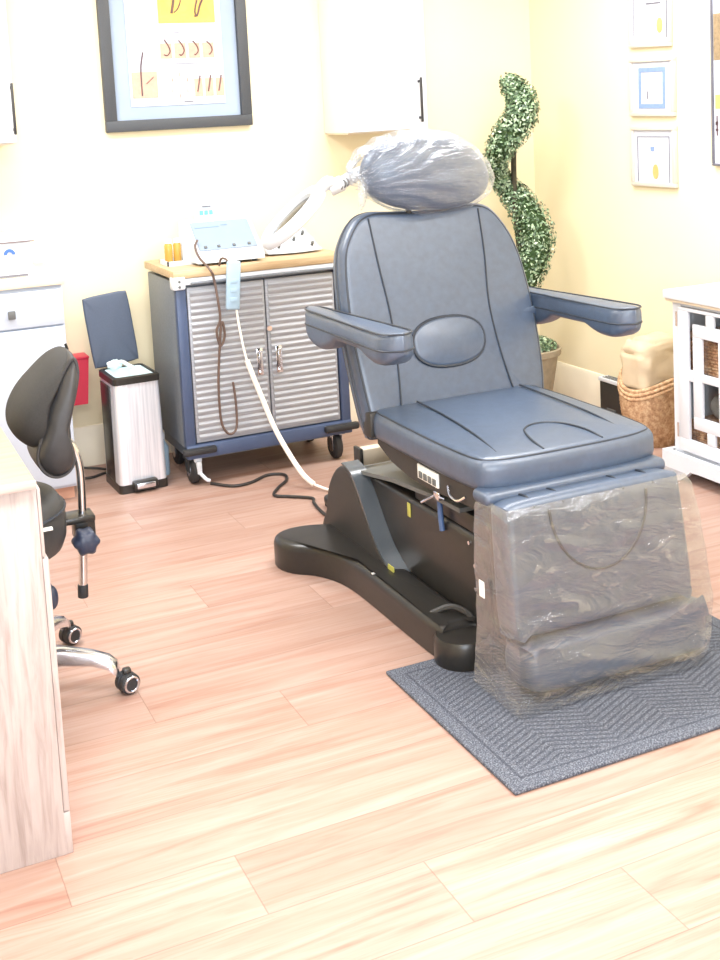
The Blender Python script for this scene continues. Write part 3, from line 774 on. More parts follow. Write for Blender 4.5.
for k in range(3):
    m = MB(); c = j1+(j2-j1)*(.08+.12*k); m.tube([c+Vector((-.002, -.028, -.018)), c+Vector((.004, -.034, .0)), c+Vector((-.006, -.028, .018))], .0035, 6, 4); m.build('joint_groove', 'greycover', lm)
m = MB(); m.cyl(j1-Vector((.03, -.01, .012)), j1+Vector((.025, -.01, .012)), .034, n=20, bev=.006); m.build('joint', 'whitep', lm)
m = MB(); m.cyl((2.22, 4.42, .06), (2.22, 4.42, 1.2), .014); m.build('pole', 'whitep', lm)
m = MB()
for k in range(5):
    t = 2*PI*k/5+.3; m.tube([(2.22, 4.42, .08), (2.22+.11*math.cos(t), 4.42+.11*math.sin(t), .07), (2.22+.22*math.cos(t), 4.42+.22*math.sin(t), .045)], .013, 8, 3)
    m.cyl((2.22+.22*math.cos(t)-.01, 4.42+.22*math.sin(t), .0225), (2.22+.22*math.cos(t)+.01, 4.42+.22*math.sin(t), .0225), .022, n=14)
m.build('base', 'whitep', lm)

# ------------------------------------------------------------------ step bin
bn = thing('step_bin', (1.155, 5.10, 0), 'slim brushed steel step bin with its slate lid raised beside the metal cabinet', 'bin')
M4 = Matrix.Translation((1.155, 5.10, 0)) @ Matrix.Rotation(math.radians(2), 4, 'Z')
m = MB(); R = []
def rr(hx, hy, z, r=.02, n=5):
    out = []
    for cx, cy, a0 in ((hx-r, hy-r, 0), (-hx+r, hy-r, PI/2), (-hx+r, -hy+r, PI), (hx-r, -hy+r, 3*PI/2)):
        for i in range(n+1):
            a = a0+PI/2*i/n; out.append(M4 @ Vector((cx+r*math.cos(a), cy+r*math.sin(a), z)))
    return out
m.rings([rr(.105, .125, .035), rr(.102, .125, .3), rr(.098, .125, .48)], True, False); m.build('body', 'bin', bn)
m = MB(); m.rings([rr(.108, .128, 0), rr(.108, .128, .036), rr(.10, .12, .04)]); m.build('base', 'black', bn)
m = MB(); m.rings([rr(.103, .130, .476), rr(.103, .130, .503), rr(.096, .123, .508), rr(.088, .113, .508), rr(.086, .11, .478)], False, False); m.build('rim', 'black', bn)
# pedal
pm = MB(); pm.box(-.055, .055, -.158, -.12, .012, .055, bev=.01, M4=M4); pd = pm.build('pedal', 'black', bn)
pm = MB(); pm.box(-.042, .042, -.162, -.15, .02, .046, bev=.006, M4=M4); pm.build('pedal_plate', 'steel', pd)
# lid raised
m = MB()
LO2 = M4 @ Vector((-.012, .139, .513)); lv2 = Vector((-.10, .05, .99)).normalized(); lu2 = Vector((.995, 0, .10)); lu2 = (lu2-lv2*lu2.dot(lv2)).normalized()
lw_ = lu2.cross(lv2)
lo2 = ccw([(-.10, .02), (-.085, .004), (0, 0), (.085, .004), (.10, .02), (.102, .16), (.10, .30), (.085, .32), (0, .323), (-.085, .32), (-.10, .30), (-.102, .16)])
m.pad(lo2, .02, .008, LO2-lw_*.01, lu2, lv2, smooth=4, crings=4); m.build('lid', 'lidblue', bn)
m = MB(); m.box(-.105, -.098, -.05, .10, .02, .46, bev=.002, M4=M4); m.build('side_seam', 'black', bn)
# bag
m = MB(); R = []
for i in range(9):
    t = i/8; base = rr(  .082-.012*t, .106-.012*t, .504-.10*t, .02, 8)
    R.append([p+Vector((noise.noise(p*40)*.008*t*1.4, noise.noise(p*40+Vector((7, 0, 0)))*.008*t*1.4, 0)) for p in base])
m.rings(list(reversed(R)), True, False)
kc = M4 @ Vector((-.035, .10, .522))
m.ell(kc, (.032, .016, .022), 2, 20, 12, lambda q: q*(1+.35*noise.noise(q*90)))
m.tube([kc, kc+Vector((.03, -.01, .012)), kc+Vector((.055, -.02, -.004)), kc+Vector((.075, -.03, -.016))], .009, 8, 4)
tag(m.build('bin_liner', 'bag', smooth=60), 'pale translucent liner bag knotted inside the open step bin', 'bag')

# little white-blue bottle between bin and cabinet
w = thing('spray_bottle', (1.292, 5.16, 0), 'small pale bottle on the floor squeezed between step bin and metal cabinet', 'bottle')
MB().lathe(1.292, 5.16, [(.028, 0), (.031, .006), (.031, .13), (.016, .155), (.014, .165)]).build('bottle_body', 'bluep', w)
MB().lathe(1.292, 5.16, [(.017, .1655), (.017, .19), (.014, .193)]).build('cap', 'whitep', w)

# red box on the wall
rb = thing('sharps_box', (1.0, 5.44, .30), 'red plastic disposal box on the wall above the baseboard behind the step bin', 'box')
m = MB(); R = []
m.rings([[(.915, 5.405, .315), (1.028, 5.405, .315), (1.028, 5.4995, .315), (.915, 5.4995, .315)], [(.905, 5.395, .525), (1.044, 5.395, .525), (1.044, 5.4995, .525), (.905, 5.4995, .525)]]); m.build('bin_body', 'red', rb, 25)
box('lid', 'red', rb, .902, 1.047, 5.392, 5.4995, .5255, .538, bev=.004)

# ------------------------------------------------------------------ low white cabinet at left
lc_ = thing('storage_cabinet', (.45, 5.22, 0), 'low pale blue-white storage cabinet with cream top at the left of the back wall', 'cabinet')
box('body', 'bluew', lc_, -.05, .885, 5.02, 5.48, .06, .93, bev=.003)
box('toe_kick', 'toekick', lc_, -.04, .875, 5.06, 5.47, 0, .06)
box('top', 'cream', lc_, -.06, .892, 4.995, 5.485, .9305, .97, bev=.004)
dr = box('drawer_front', 'bluew', lc_, -.04, .881, 5.0, 5.018, .765, .915, bev=.003)
d1 = box('door', 'bluew', lc_, .425, .881, 5.0, 5.018, .075, .757, bev=.003)
d2 = box('door', 'bluew', lc_, -.04, .417, 5.0, 5.018, .075, .757, bev=.003)
box('pull', 'greycover', dr, .655, .684, 4.985, 5.0, .808, .842, bev=.003)
wb = thing('white_appliance', (.65, 5.2, .97), 'white box appliance with a blue half-round emblem on the low cabinet', 'appliance')
box('case', 'whitep', wb, .45, .785, 5.09, 5.38, .985, 1.115, bev=.008)
box('lid', 'whitep', wb, .443, .793, 5.083, 5.387, 1.1155, 1.135, bev=.005)
box('base', 'whitep', wb, .44, .825, 5.07, 5.40, .9705, .985, bev=.004)
box('lid_trim', 'inkred', wb, .44, .796, 5.080, 5.084, 1.114, 1.117)
m = MB(); m.rings([[(.694+r*math.cos(a), 5.085, 1.065+r*math.sin(a)) for a in [PI*i/16 for i in range(17)]]+[(.694+r*.45*math.cos(a), 5.085, 1.065+r*.45*math.sin(a)) for a in [PI*i/16 for i in range(16, -1, -1)]] for r in (.024,)]+[[(.694+r*math.cos(a), 5.0895, 1.065+r*math.sin(a)) for a in [PI*i/16 for i in range(17)]]+[(.694+r*.45*math.cos(a), 5.0895, 1.065+r*.45*math.sin(a)) for a in [PI*i/16 for i in range(16, -1, -1)]] for r in (.024,)])
m.build('emblem', 'logo', wb, label='blue half-round emblem')
box('front_slot', 'certink', wb, .46, .76, 5.066, 5.07, .974, .982)

# cord at left behind the bin
m = MB(); m.tube([(.93, 5.42, .035), (.99, 5.40, .02), (1.05, 5.38, .012), (1.12, 5.30, .010)], .006, 8, 6)
tag(m.build('power_cord', 'cord_black'), 'black power cord along the wall behind the step bin, upper of two', 'cord')
m = MB(); m.tube([(.93, 5.30, .006), (.99, 5.28, .0065), (1.05, 5.31, .0065), (1.13, 5.34, .0065)], .006, 8, 6)
tag(m.build('power_cord', 'cord_black'), 'black power cord lying on the floor behind the step bin, lower of two', 'cord')
# floor cord between the cabinet and the chair
m = MB(); m.tube([(1.43, 4.89, .0075), (1.50, 4.80, .0075), (1.58, 4.80, .0075), (1.68, 4.86, .0075), (1.745, 4.83, .0075), (1.73, 4.75, .0075), (1.655, 4.66, .0075), (1.61, 4.58, .0075), (1.66, 4.53, .0075), (1.73, 4.46, .0075), (1.715, 4.40, .0075), (1.70, 4.28, .0075), (1.70, 4.1, .0075), (1.72, 3.95, .008)], .0065, 8, 7)
tag(m.build('mains_cable', 'cord_black'), 'black cable looping over the floor between the metal cabinet and the chair base', 'cable')
fp_ = thing('foot_pedal', (1.80, 4.28, 0), 'flat black foot pedal on the floor behind the chair base', 'pedal')
MB().pad(ccw([(1.735, 4.33), (1.76, 4.37), (1.84, 4.37), (1.87, 4.33), (1.87, 4.22), (1.84, 4.18), (1.76, 4.18), (1.735, 4.22)]), .03, .01, (0, 0, .016), smooth=4, crings=3).build('pedal_body', 'black', fp_)
MB().box(1.745, 1.86, 4.19, 4.36, 0, .0155, bev=.004).build('pedal_base', 'rubber', fp_)

# ------------------------------------------------------------------ rolling stool
st = thing('rolling_stool', (.338, 3.35, 0), 'black rolling stool with contoured backrest and chrome star base behind the desk', 'stool')
sx, sy = .338, 3.35
phi0 = math.atan2(3.204-sy, .656-sx)
for k in range(5):
    a = phi0+2*PI*k/5; dx, dy = math.cos(a), math.sin(a); px, py = -dy, dx
    m = MB(); R = []
    for r, z, w_, h in ((.0, .115, .03, .03), (.08, .118, .026, .026), (.18, .115, .021, .02), (.26, .105, .018, .016), (.305, .09, .017, .016), (.325, .072, .016, .016), (.33, .06, .012, .012)):
        R.append([(sx+dx*r+px*w_*1.3*cu, sy+dy*r+py*w_*1.3*cu, z+h*1.25*cv) for cu, cv in ((-1, -.7), (-1, .4), (-.55, 1), (.55, 1), (1, .4), (1, -.7))])
    m.rings(R); lg = m.build('leg', 'steel', st, 50)
    cxp, cyp = sx+dx*.351, sy+dy*.351
    th = -PI/2+.30+.16*math.sin(k*2.1); wx, wy = math.cos(th), math.sin(th)
    m = MB(); prof = [(.012, -.024), (.024, -.024), (.029, -.020), (.030, -.004), (.026, -.002), (.026, .002), (.030, .004), (.029, .020), (.024, .024), (.012, .024)]
    ax_ = Vector((wx, wy, 0)); t1 = Vector((0, 0, 1)); t2 = ax_.cross(t1)
    m.rings([[Vector((cxp, cyp, .03))+ax_*h+(t1*math.cos(2*PI*j/24)+t2*math.sin(2*PI*j/24))*r for j in range(24)] for r, h in prof])
    cs = m.build('caster', 'rubber', lg)
    for sgn in (-1, 1):
        m = MB(); c0 = Vector((cxp, cyp, .03))+ax_*(.0245*sgn)
        m.tube([c0+(t1*math.cos(2*PI*j/20)+t2*math.sin(2*PI*j/20))*.021 for j in range(20)], .0035, 6, closed=True); m.build('wheel_ring', 'steel', cs)
    MB().box(cxp-.012, cxp+.012, cyp-.012, cyp+.012, .052, .072, bev=.006).build('hood', 'black', cs)
MB().cyl((sx, sy, .085), (sx, sy, .15), .04, n=24, bev=.006).cyl((sx, sy, .15), (sx, sy, .30), .025).build('hub', 'steel', st)
MB().cyl((sx, sy, .30), (sx, sy, .41), .016).build('piston', 'chrome', st)
MB().tube([(sx+.02, sy-.03, .40), (sx+.09, sy-.06, .37), (sx+.135, sy-.06, .32), (sx+.145, sy-.06, .285)], .012, 10, 5).ell((sx+.145, sy-.06, .285), (.018, .018, .035)).build('lever', 'navy', st)
m = MB(); m.lathe(sx, sy, [(.05, .405), (.17, .412), (.195, .425), (.207, .455), (.21, .50), (.205, .545), (.185, .575), (.14, .592), (.08, .598), (.01, .599)], 40); se = m.build('seat', 'leatherside', st)
MB().tube([(sx+.2085*math.cos(t), sy+.2085*math.sin(t), .537) for t in [2*PI*i/40 for i in range(40)]], .004, 6, closed=True).build('seam', 'piping', se)
m = MB(); m.box(sx+.112, sx+.145, sy-.181, sy-.166, .518, .524); m.build('tag', 'labelwhite', se)
# clamp, pole, knob
MB().box(.50, .635, 3.36, 3.44, .455, .475, bev=.006).box(.575, .635, 3.37, 3.43, .40, .47, bev=.008).build('clamp', 'black', st)
m = MB(); R = []
for y, sc_ in ((3.28, .7), (3.29, 1), (3.33, 1), (3.345, .8)):
    R.append([(.592+.034*sc_*(1+.10*math.cos(6*t))*math.cos(t), y, .42+.034*sc_*(1+.10*math.cos(6*t))*math.sin(t)) for t in [2*PI*i/48 for i in range(48)]])
m.rings(R); kn = m.build('knob', 'navy', st, 60, label='dark blue clamp knob'); 
MB().cyl((.592, 3.34, .42), (.592, 3.40, .42), .012).build('knob_stem', 'chrome', kn)
MB().tube([(.545, 3.40, .725), (.575, 3.40, .70), (.598, 3.40, .66), (.607, 3.40, .615), (.608, 3.40, .56), (.604, 3.40, .46), (.594, 3.40, .30), (.589, 3.40, .25)], .0125, 12, 6).build('pole', 'chrome', st)
MB().cyl((.590, 3.40, .262), (.588, 3.40, .222), .0155, n=16, bev=.004).build('pole_cap', 'rubber', st)
# backrest : contoured pad; outline in the X-Z plane, extruded deep in Y with big rounding
bk1 = ccw([(.592, .963), (.555, .955), (.505, .915), (.455, .865), (.424, .812), (.419, .765), (.440, .728), (.475, .705), (.505, .72), (.515, .78), (.535, .85), (.575, .92)])
def swell(outline, y0, y1, p=2.8, n=26):
    P = catmull([Vector((x, 0, z)) for x, z in outline], 6, True); c = sum(P, Vector())/len(P); R = []
    for i in range(n+1):
        t = -math.cos(PI*i/n); s_ = max(.02, (1-abs(t)**p)**(1/p)); y = (y0+y1)/2+(y1-y0)/2*t
        R.append([Vector((c.x+(q.x-c.x)*s_, y, c.z+(q.z-c.z)*s_)) for q in P])
    m = MB(); m.rings(R); return m
bk = swell(bk1, 3.24, 3.53).build('backrest', 'mesh', st, 80)
bk2 = ccw([(.597, .962), (.580, .955), (.545, .90), (.512, .83), (.490, .76), (.470, .70), (.472, .668), (.492, .638), (.522, .625), (.553, .634), (.572, .662), (.570, .70), (.560, .745), (.572, .80), (.590, .86), (.603, .92)])
b2 = swell(bk2, 3.22, 3.50, 3.6).build('back_shell', 'leatherside', st, 80)
e2 = catmull([Vector((x, z, 0)) for x, z in bk2], 5, True)
MB().tube([(.535+(p.x-.535)*.93, 3.262, .79+(p.y-.79)*.95) for p in e2], .005, 6, closed=True).build('piping', 'leatherside', b2)
MB().box(.555, .585, 3.36, 3.44, .70, .78, bev=.008).build('back_mount', 'black', st)
MB().cyl((.597, 3.38, .96), (.592, 3.38, .978), .004, n=8).build('zip_pull', 'black', bk)

# ------------------------------------------------------------------ desk
dk = thing('reception_desk', (-.25, 2.79, 0), 'grey-rose wood laminate desk with cream top in the left foreground', 'desk')
box('top', 'desktop', dk, -1.2, .356, 2.5165, 3.085, .838, .855, bev=.003)
box('top_edge', 'deskedge', dk, -1.2, .357, 2.512, 2.516, .837, .856, bev=.0015)
box('side_panel', 'deskwood', dk, -1.15, .358, 2.53, 2.56, .0, .837, bev=.002)
box('carcass', 'deskwood', dk, -.1, .356, 2.561, 2.96, .1, .836)
box('plinth', 'deskwood', dk, -.1, .372, 2.531, 2.96, 0, .097, bev=.002)
box('door', 'deskwood', dk, .3585, .372, 2.531, 2.96, .1, .676, bev=.002)
box('drawer_front', 'deskwood', dk, .3585, .366, 2.531, 2.96, .681, .832, bev=.002)
box('end_panel', 'deskwood', dk, -1.15, -1.12, 2.561, 3.03, 0, .837)

# ------------------------------------------------------------------ poster
ps = thing('framed_poster', (1.575, 5.48, 1.54), 'black-framed anatomy poster of hair follicles with pale blue mount on the back wall', 'poster')
x0, x1, z0, z1 = 1.222, 1.928, 1.54, 2.44; fw = .052
m = MB(); m.box(x0, x1, 5.465, 5.4995, z0, z0+fw, bev=.003).box(x0, x1, 5.465, 5.4995, z1-fw, z1, bev=.003).box(x0, x0+fw, 5.465, 5.4995, z0+fw, z1-fw, bev=.003).box(x1-fw, x1, 5.465, 5.4995, z0+fw, z1-fw, bev=.003); m.build('frame', 'poster_frame', ps)
box('mount', 'mat_blue', ps, x0+fw, x1-fw, 5.488, 5.499, z0+fw, z1-fw)
sh_ = box('sheet', 'paper', ps, 1.347, 1.803, 5.484, 5.488, 1.652, 2.36)
YP = 5.4835
def px(mm, x0, x1, z0, z1): mm.box(x0, x1, YP-.002, YP, z0, z1)
m = MB(); px(m, 1.502, 1.775, 2.03, 2.21); m.build('skin_block', 'pyellow', sh_)
def print_part(name, mt, *a):
    m = MB(); px(m, *a); return m.build(name, mt, sh_)
def stroke(pts, r, mt='inkred', sm=4):
    m = MB(); m.tube([(x, YQ, z) for x, z in pts], r, 6, sm); m.build('follicle_drawing', mt, sh_)
YQ = YP-.0035
for i in range(4): print_part('skin_tile', 'tile_pink', 1.502+i*.068, 1.556+i*.068, 1.868, 1.938)
for i in range(3): print_part('skin_tile', 'tile_pink', 1.655+i*.052, 1.695+i*.052, 1.688, 1.772)
print_part('skin_tile', 'tile_pink', 1.358, 1.478, 1.69, 1.81)
for i in range(4):
    x = 1.535+i*.068
    stroke([(x-.012, 1.955-.004*i), (x+.006, 1.925), (x+.012, 1.90), (x-.002, 1.882), (x-.018+.006*i, 1.886)], .0028)
for i in range(3):
    x = 1.672+i*.052; stroke([(x+.012, 1.785), (x+.004, 1.745), (x-.004, 1.71)], .003)
stroke([(1.418, 1.90), (1.405, 1.84), (1.402, 1.78), (1.402, 1.70)], .003, 'ink')
stroke([(1.425, 1.755), (1.46, 1.785)], .002)
stroke([(1.59, 2.20), (1.582, 2.15), (1.572, 2.10), (1.566, 2.075)], .0055)
stroke([(1.635, 2.19), (1.62, 2.15), (1.60, 2.10), (1.578, 2.078)], .0026)
stroke([(1.745, 2.20), (1.73, 2.16), (1.705, 2.11), (1.69, 2.066), (1.676, 2.062)], .0045)
stroke([(1.715, 2.19), (1.70, 2.16), (1.68, 2.09), (1.684, 2.06)], .0034)
for k in range(6):
    t = 2*PI*k/6+.5; stroke([(1.585+.042*math.cos(t), 1.742+.05*math.sin(t)-.008), (1.585+.042*math.cos(t), 1.742+.05*math.sin(t)+.01)], .0022, 'tile_pink', 0)
for a in ((1.55, 1.72, 1.842, 1.844), (1.60, 1.645, 1.664, 1.668), (1.53, 1.60, 1.985, 1.987)): print_part('caption_line', 'certink', *a)

# ------------------------------------------------------------------ wall cabinets
def wall_cabinet(x0, x1, z0, splits, lbl, hl):
    c = thing('wall_cabinet', ((x0+x1)/2, 5.35, z0), lbl, 'cabinet')
    box('body', 'white', c, x0, x1, 5.222, 5.4995, z0, 2.5, bev=.003)
    for (a, b, hx) in splits:
        d = box('door', 'white', c, a+.003, b-.003, 5.2, 5.22, z0+.003, 2.497, bev=.003)
        h = MB(); h.box(hx-.006, hx+.006, 5.166, 5.176, z0+.035, z0+.25, bev=.003).box(hx-.004, hx+.004, 5.172, 5.2, z0+.05, z0+.062).box(hx-.004, hx+.004, 5.172, 5.2, z0+.225, z0+.237)
        h.build('handle', 'cord_black', d)
    box('under_trim', 'cream', c, x0+.01, x1-.01, 5.24, 5.49, z0-.008, z0)
wall_cabinet(2.312, 2.738, 1.478, [(2.312, 2.738, 2.692)], 'white wall cupboard with black bar handle above the treatment chair headrest', None)
wall_cabinet(.0, .782, 1.522, [(.0, .39, .35), (.39, .782, .772)], 'white wall cupboard at the left edge of the back wall beside the poster', None)

# ------------------------------------------------------------------ certificates (on the right wall)
def frame_wall(name, lbl, cat, y0, y1, z0, z1, tilt, content, fw=.03, fm='certframe', group=None):
    t = thing(name, (XR, (y0+y1)/2, z0), lbl, cat, group)
    Mt = Matrix.Translation((XR, (y0+y1)/2, (z0+z1)/2)) @ Matrix.Rotation(tilt, 4, 'X')
    hy, hz = (y1-y0)/2, (z1-z0)/2
    m = MB(); D = -.022
    m.box(D, -.001, -hy, hy, -hz, -hz+fw, bev=.003, M4=Mt).box(D, -.001, -hy, hy, hz-fw, hz, bev=.003, M4=Mt).box(D, -.001, -hy, -hy+fw, -hz+fw, hz-fw, bev=.003, M4=Mt).box(D, -.001, hy-fw, hy, -hz+fw, hz-fw, bev=.003, M4=Mt)
    m.build('frame', fm, t)
    m = MB(); m.box(-.012, -.001, -hy+fw, hy-fw, -hz+fw, hz-fw, M4=Mt); sh = m.build('sheet', 'paper', t)
    content(sh, Mt, hy, hz)
def pr(sh, Mt, name, mt, rects):
    for a, b, c, d in rects:
        m = MB(); m.box(-.0145, -.012, a, b, c, d, M4=Mt); m.build(name, mt, sh)   # +y is picture left
def seal(sh, Mt, y, z, ry, rz):
    m = MB(); m.rings([[Mt @ Vector((x, y+ry*math.cos(t), z+rz*math.sin(t))) for t in [2*PI*i/20 for i in range(20)]] for x in (-.015, -.012)]); m.build('seal', 'gold', sh)
def c1(sh, Mt, hy, hz):
    pr(sh, Mt, 'border_line', 'certink', [(hy-.036, hy-.033, -hz+.05, hz-.03), (-hy+.03, -hy+.033, -hz+.04, hz-.03)])
    pr(sh, Mt, 'script_line', 'certink', [(-.075, .03, .035, .041), (-.05, .09, .06, .063), (-.04, .02, .09, .093), (-.09, .10, .118, .121)])
    seal(sh, Mt, -.07, -.062, .02, .034)
def c2(sh, Mt, hy, hz):
    pr(sh, Mt, 'blue_border', 'certblue', [(-.095, .095, .068, .088), (-.095, .095, -.098, -.078), (.078, .095, -.078, .068), (-.095, -.078, -.078, .068)])
    pr(sh, Mt, 'script_line', 'certink', [(.03, .034, -.055, -.02)])
def c3(sh, Mt, hy, hz):
    pr(sh, Mt, 'border_line', 'certink', [(-.115, .115, .090, .0925), (.1125, .115, -.12, .09), (-.115, -.1125, -.12, .09)])
    pr(sh, Mt, 'crest', 'certblue', [(-.005, .018, .025, .045)])
    seal(sh, Mt, -.015, -.07, .02, .034)
frame_wall('framed_certificate', 'white-framed certificate with gold seal and script, topmost of three on the right wall', 'certificate', 4.325, 4.625, 1.805, 2.12, math.radians(2), c1, .018, group='framed certificates on the right wall')
frame_wall('framed_certificate', 'white-framed certificate with blue border, middle of three on the right wall', 'certificate', 4.312, 4.632, 1.49, 1.758, math.radians(1), c2, .02, group='framed certificates on the right wall')
frame_wall('framed_certificate', 'white-framed certificate with small crest and gold seal, lowest of three on the right wall', 'certificate', 4.31, 4.63, 1.165, 1.445, 0, c3, .02, group='framed certificates on the right wall')
def art(sh, Mt, hy, hz):
    pr(sh, Mt, 'tan_block', 'tan', [(hy-.30, hy-.014, -.025, .17)])
    pr(sh, Mt, 'yellow_block', 'gold', [(hy-.30, hy-.02, -.23, -.17)])
    pr(sh, Mt, 'dark_mark', 'ink', [(hy-.035, hy-.02, -.30, -.285), (hy-.035, hy-.02, -.325, -.315), (hy-.032, hy-.026, -.345, -.26), (hy-.12, hy-.02, .33, .335)])
frame_wall('framed_artwork', 'large narrow-framed picture with a tan band at the right edge of the right wall', 'picture', 3.45, 4.066, 1.272, 2.22, 0, art, .010, fm='certink')

# ------------------------------------------------------------------ topiary
tp = thing('spiral_topiary', (3.21, 5.13, 0), 'spiral boxwood topiary in a stone-grey pot in the room corner', 'plant')
px_, py_ = 3.215, 5.13
pot = MB().lathe(px_, py_, [(.10, 0), (.105, .01), (.155, .30), (.170, .305), (.173, .335), (.163, .34), (.153, .32), (.02, .315)], 40).build('pot', 'pot', tp)
MB().tube([(px_, py_, .28), (3.19, 5.13, .8), (3.17, 5.13, 1.2), (3.18, 5.11, 1.66)], .014, 8, 6).build('trunk', 'soil', tp)
spine = [(3.124, 5.10, 1.700, .032), (3.149, 5.08, 1.665, .062), (3.179, 5.05, 1.60, .080), (3.174, 5.04, 1.53, .086), (3.129, 5.05, 1.46, .088), (3.084, 5.07, 1.395, .084), (3.072, 5.12, 1.325, .070), (3.094, 5.16, 1.25, .055), (3.149, 5.19, 1.18, .060), (3.209, 5.17, 1.10, .080), (3.246, 5.11, 1.00, .096), (3.246, 5.06, .89, .098), (3.204, 5.04, .78, .088), (3.149, 5.06, .67, .084), (3.114, 5.13, .57, .08), (3.154, 5.2, .48, .085), (3.234, 5.2, .41, .085)]
cs_ = catmull([s[:3] for s in spine], 10)
def rad_at(i):
    t = i/(len(cs_)-1)*(len(spine)-1); k = min(int(t), len(spine)-2); f = t-k
    return spine[k][3]*(1-f)+spine[k+1][3]*f
rd = [rad_at(i) for i in range(len(cs_))]
m = MB()
P = cs_
Rg = []
u = Vector((1, 0, 0))
for i in range(len(P)):
    T = (P[min(i+1, len(P)-1)]-P[max(i-1, 0)]).normalized(); u = (u-T*u.dot(T)).normalized(); w_ = T.cross(u)
    Rg.append([P[i]+(u*math.cos(2*PI*j/12)+w_*math.sin(2*PI*j/12))*rd[i]*.72 for j in range(12)])
m.rings(Rg); m.build('foliage_core', 'core', tp)
def leaf(m, c, n, s):
    n = (n+Vector((random.uniform(-.7, .7), random.uniform(-.7, .7), random.uniform(-.5, .9)))).normalized()
    a = n.orthogonal().normalized(); a = (Matrix.Rotation(random.uniform(0, 2*PI), 3, n) @ a); b = n.cross(a)
    vs = [m.b.verts.new(c+a*x*s+b*y*s+n*z*s) for x, y, z in ((-1, 0, 0), (-.2, -.5, .12), (.9, 0, .2), (-.2, .5, .12))]
    m._f(vs)
m = MB()
for k in range(8200):
    i = random.randrange(len(P)); T = (P[min(i+1, len(P)-1)]-P[max(i-1, 0)]).normalized()
    d = Vector((random.gauss(0, 1), random.gauss(0, 1), random.gauss(0, 1))); d = (d-T*d.dot(T)*.8).normalized()
    c = P[i]+d*rd[i]*random.uniform(.72, 1.04); leaf(m, c, d, random.uniform(.008, .0135))
m.build('foliage', 'leaf', tp, 0)
m = MB()
for k in range(1500):
    a = random.uniform(0, 2*PI); r = .15*math.sqrt(random.random()); hh = .07*math.sqrt(max(0, 1-(r/.16)**2))
    leaf(m, Vector((px_+r*math.cos(a), py_+r*math.sin(a), .33+hh*random.uniform(.3, 1))), Vector((math.cos(a)*r*6, math.sin(a)*r*6, 1)), random.uniform(.009, .014))
m.build('base_foliage', 'leaf', tp, 0)

# ------------------------------------------------------------------ black box by the right wall
hb_ = thing('floor_heater', (3.48, 4.755, 0), 'small black box with pale top against the right wall behind the woven basket', 'heater')
box('case', 'blackm', hb_, 3.455, 3.51, 4.66, 4.85, 0.0, .185, bev=.005)
box('top_panel', 'whitep', hb_, 3.45, 3.51, 4.655, 4.855, .1855, .205, bev=.003)
for i in range(3): MB().box(3.459+.016*i, 3.466+.016*i, 4.68, 4.83, .205, .208).build('vent_slot', 'greycover', hb_)
m = MB(); m.box(3.451, 3.455, 4.72, 4.79, .05, .058); m.build('front_mark', 'greycover', hb_)

# ------------------------------------------------------------------ woven basket with blanket
bx_, by_ = 3.378, 4.35
bs = thing('woven_basket', (bx_, by_, 0), 'round woven seagrass basket with dipped rim beside the white console', 'basket')
m = MB(); R = []
NB = 72
def rim(a):
    # the rim dips towards the chair side
    return .315-.05*max(0, math.cos(a-PI*1.08))**2+.03*max(0, math.cos(a-PI*.4))
for i in range(31):
    t = i/30; ring = []
    for j in range(NB):
        a = 2*PI*j/NB; z = t*rim(a)
        r = .098+.034*math.sin(min(1, t*1.05)*PI*.62)+.010*t
        r += .004*math.sin(t*30*PI*.66+(j % 2)*PI)+.002*noise.noise(Vector((a*6, t*20, 0)))
        ring.append((bx_+r*math.cos(a), by_+r*math.sin(a), z))
    R.append(ring)
for q in range(3):
    R.append([(bx_+(.122-.012*q)*math.cos(2*PI*j/NB), by_+(.122-.012*q)*math.sin(2*PI*j/NB), rim(2*PI*j/NB)-.004-.08*q) for j in range(NB)])
m.rings(R); m.build('weave', 'wicker', bs, 60)
m = MB()
for q, dr_ in ((0, 0), (1, .005), (2, .006)):
    m.tube([(bx_+(.133+dr_)*math.cos(2*PI*j/NB), by_+(.133+dr_)*math.sin(2*PI*j/NB), rim(2*PI*j/NB)-.018*q) for j in range(NB)], .009, 8, closed=True)
m.build('rim', 'wicker', bs, 60)
m = MB()
def pil(q):
    n_ = noise.noise(q*11)*.016+noise.noise(q*24)*.008-.012*max(0, math.sin((q.z+q.x*.45)*75))**8
    q = q+q.normalized()*n_; return q
m.ell((bx_+.004, by_-.0, .36), (.116, .10, .142), 4.2, 56, 40, pil)
tag(m.build('folded_blanket', 'pillow', smooth=80), 'crumpled beige blanket stuffed upright in the round woven basket', 'blanket')

# ------------------------------------------------------------------ white console with fretwork glass doors
cs2 = thing('console_cabinet', (3.33, 3.46, 0), 'white console cabinet with fretwork glass doors against the right wall', 'cabinet')
fx = 3.16; CY0, CY1 = 3.04, 3.912
box('top', 'white', cs2, 3.125, 3.51, 3.0, 3.932, .755, .79, bev=.005)
m = MB(); m.box(fx, 3.505, CY1-.02, CY1, .1, .754).box(fx, 3.505, CY0, CY0+.02, .1, .754).box(3.49, 3.505, CY0+.02, CY1-.02, .1, .754).box(fx+.02, 3.49, CY0+.02, CY1-.02, .1, .125).box(fx+.025, 3.49, CY0+.02, CY1-.02, .432, .452).box(fx, fx+.02, CY1-.05, CY1-.02, .1, .754).box(fx, fx+.02, CY0+.02, CY0+.05, .1, .754).box(fx, fx+.02, CY0+.05, CY1-.05, .728, .754).box(fx, fx+.02, CY0+.05, CY1-.05, .1, .122)
m.build('carcass', 'white', cs2)
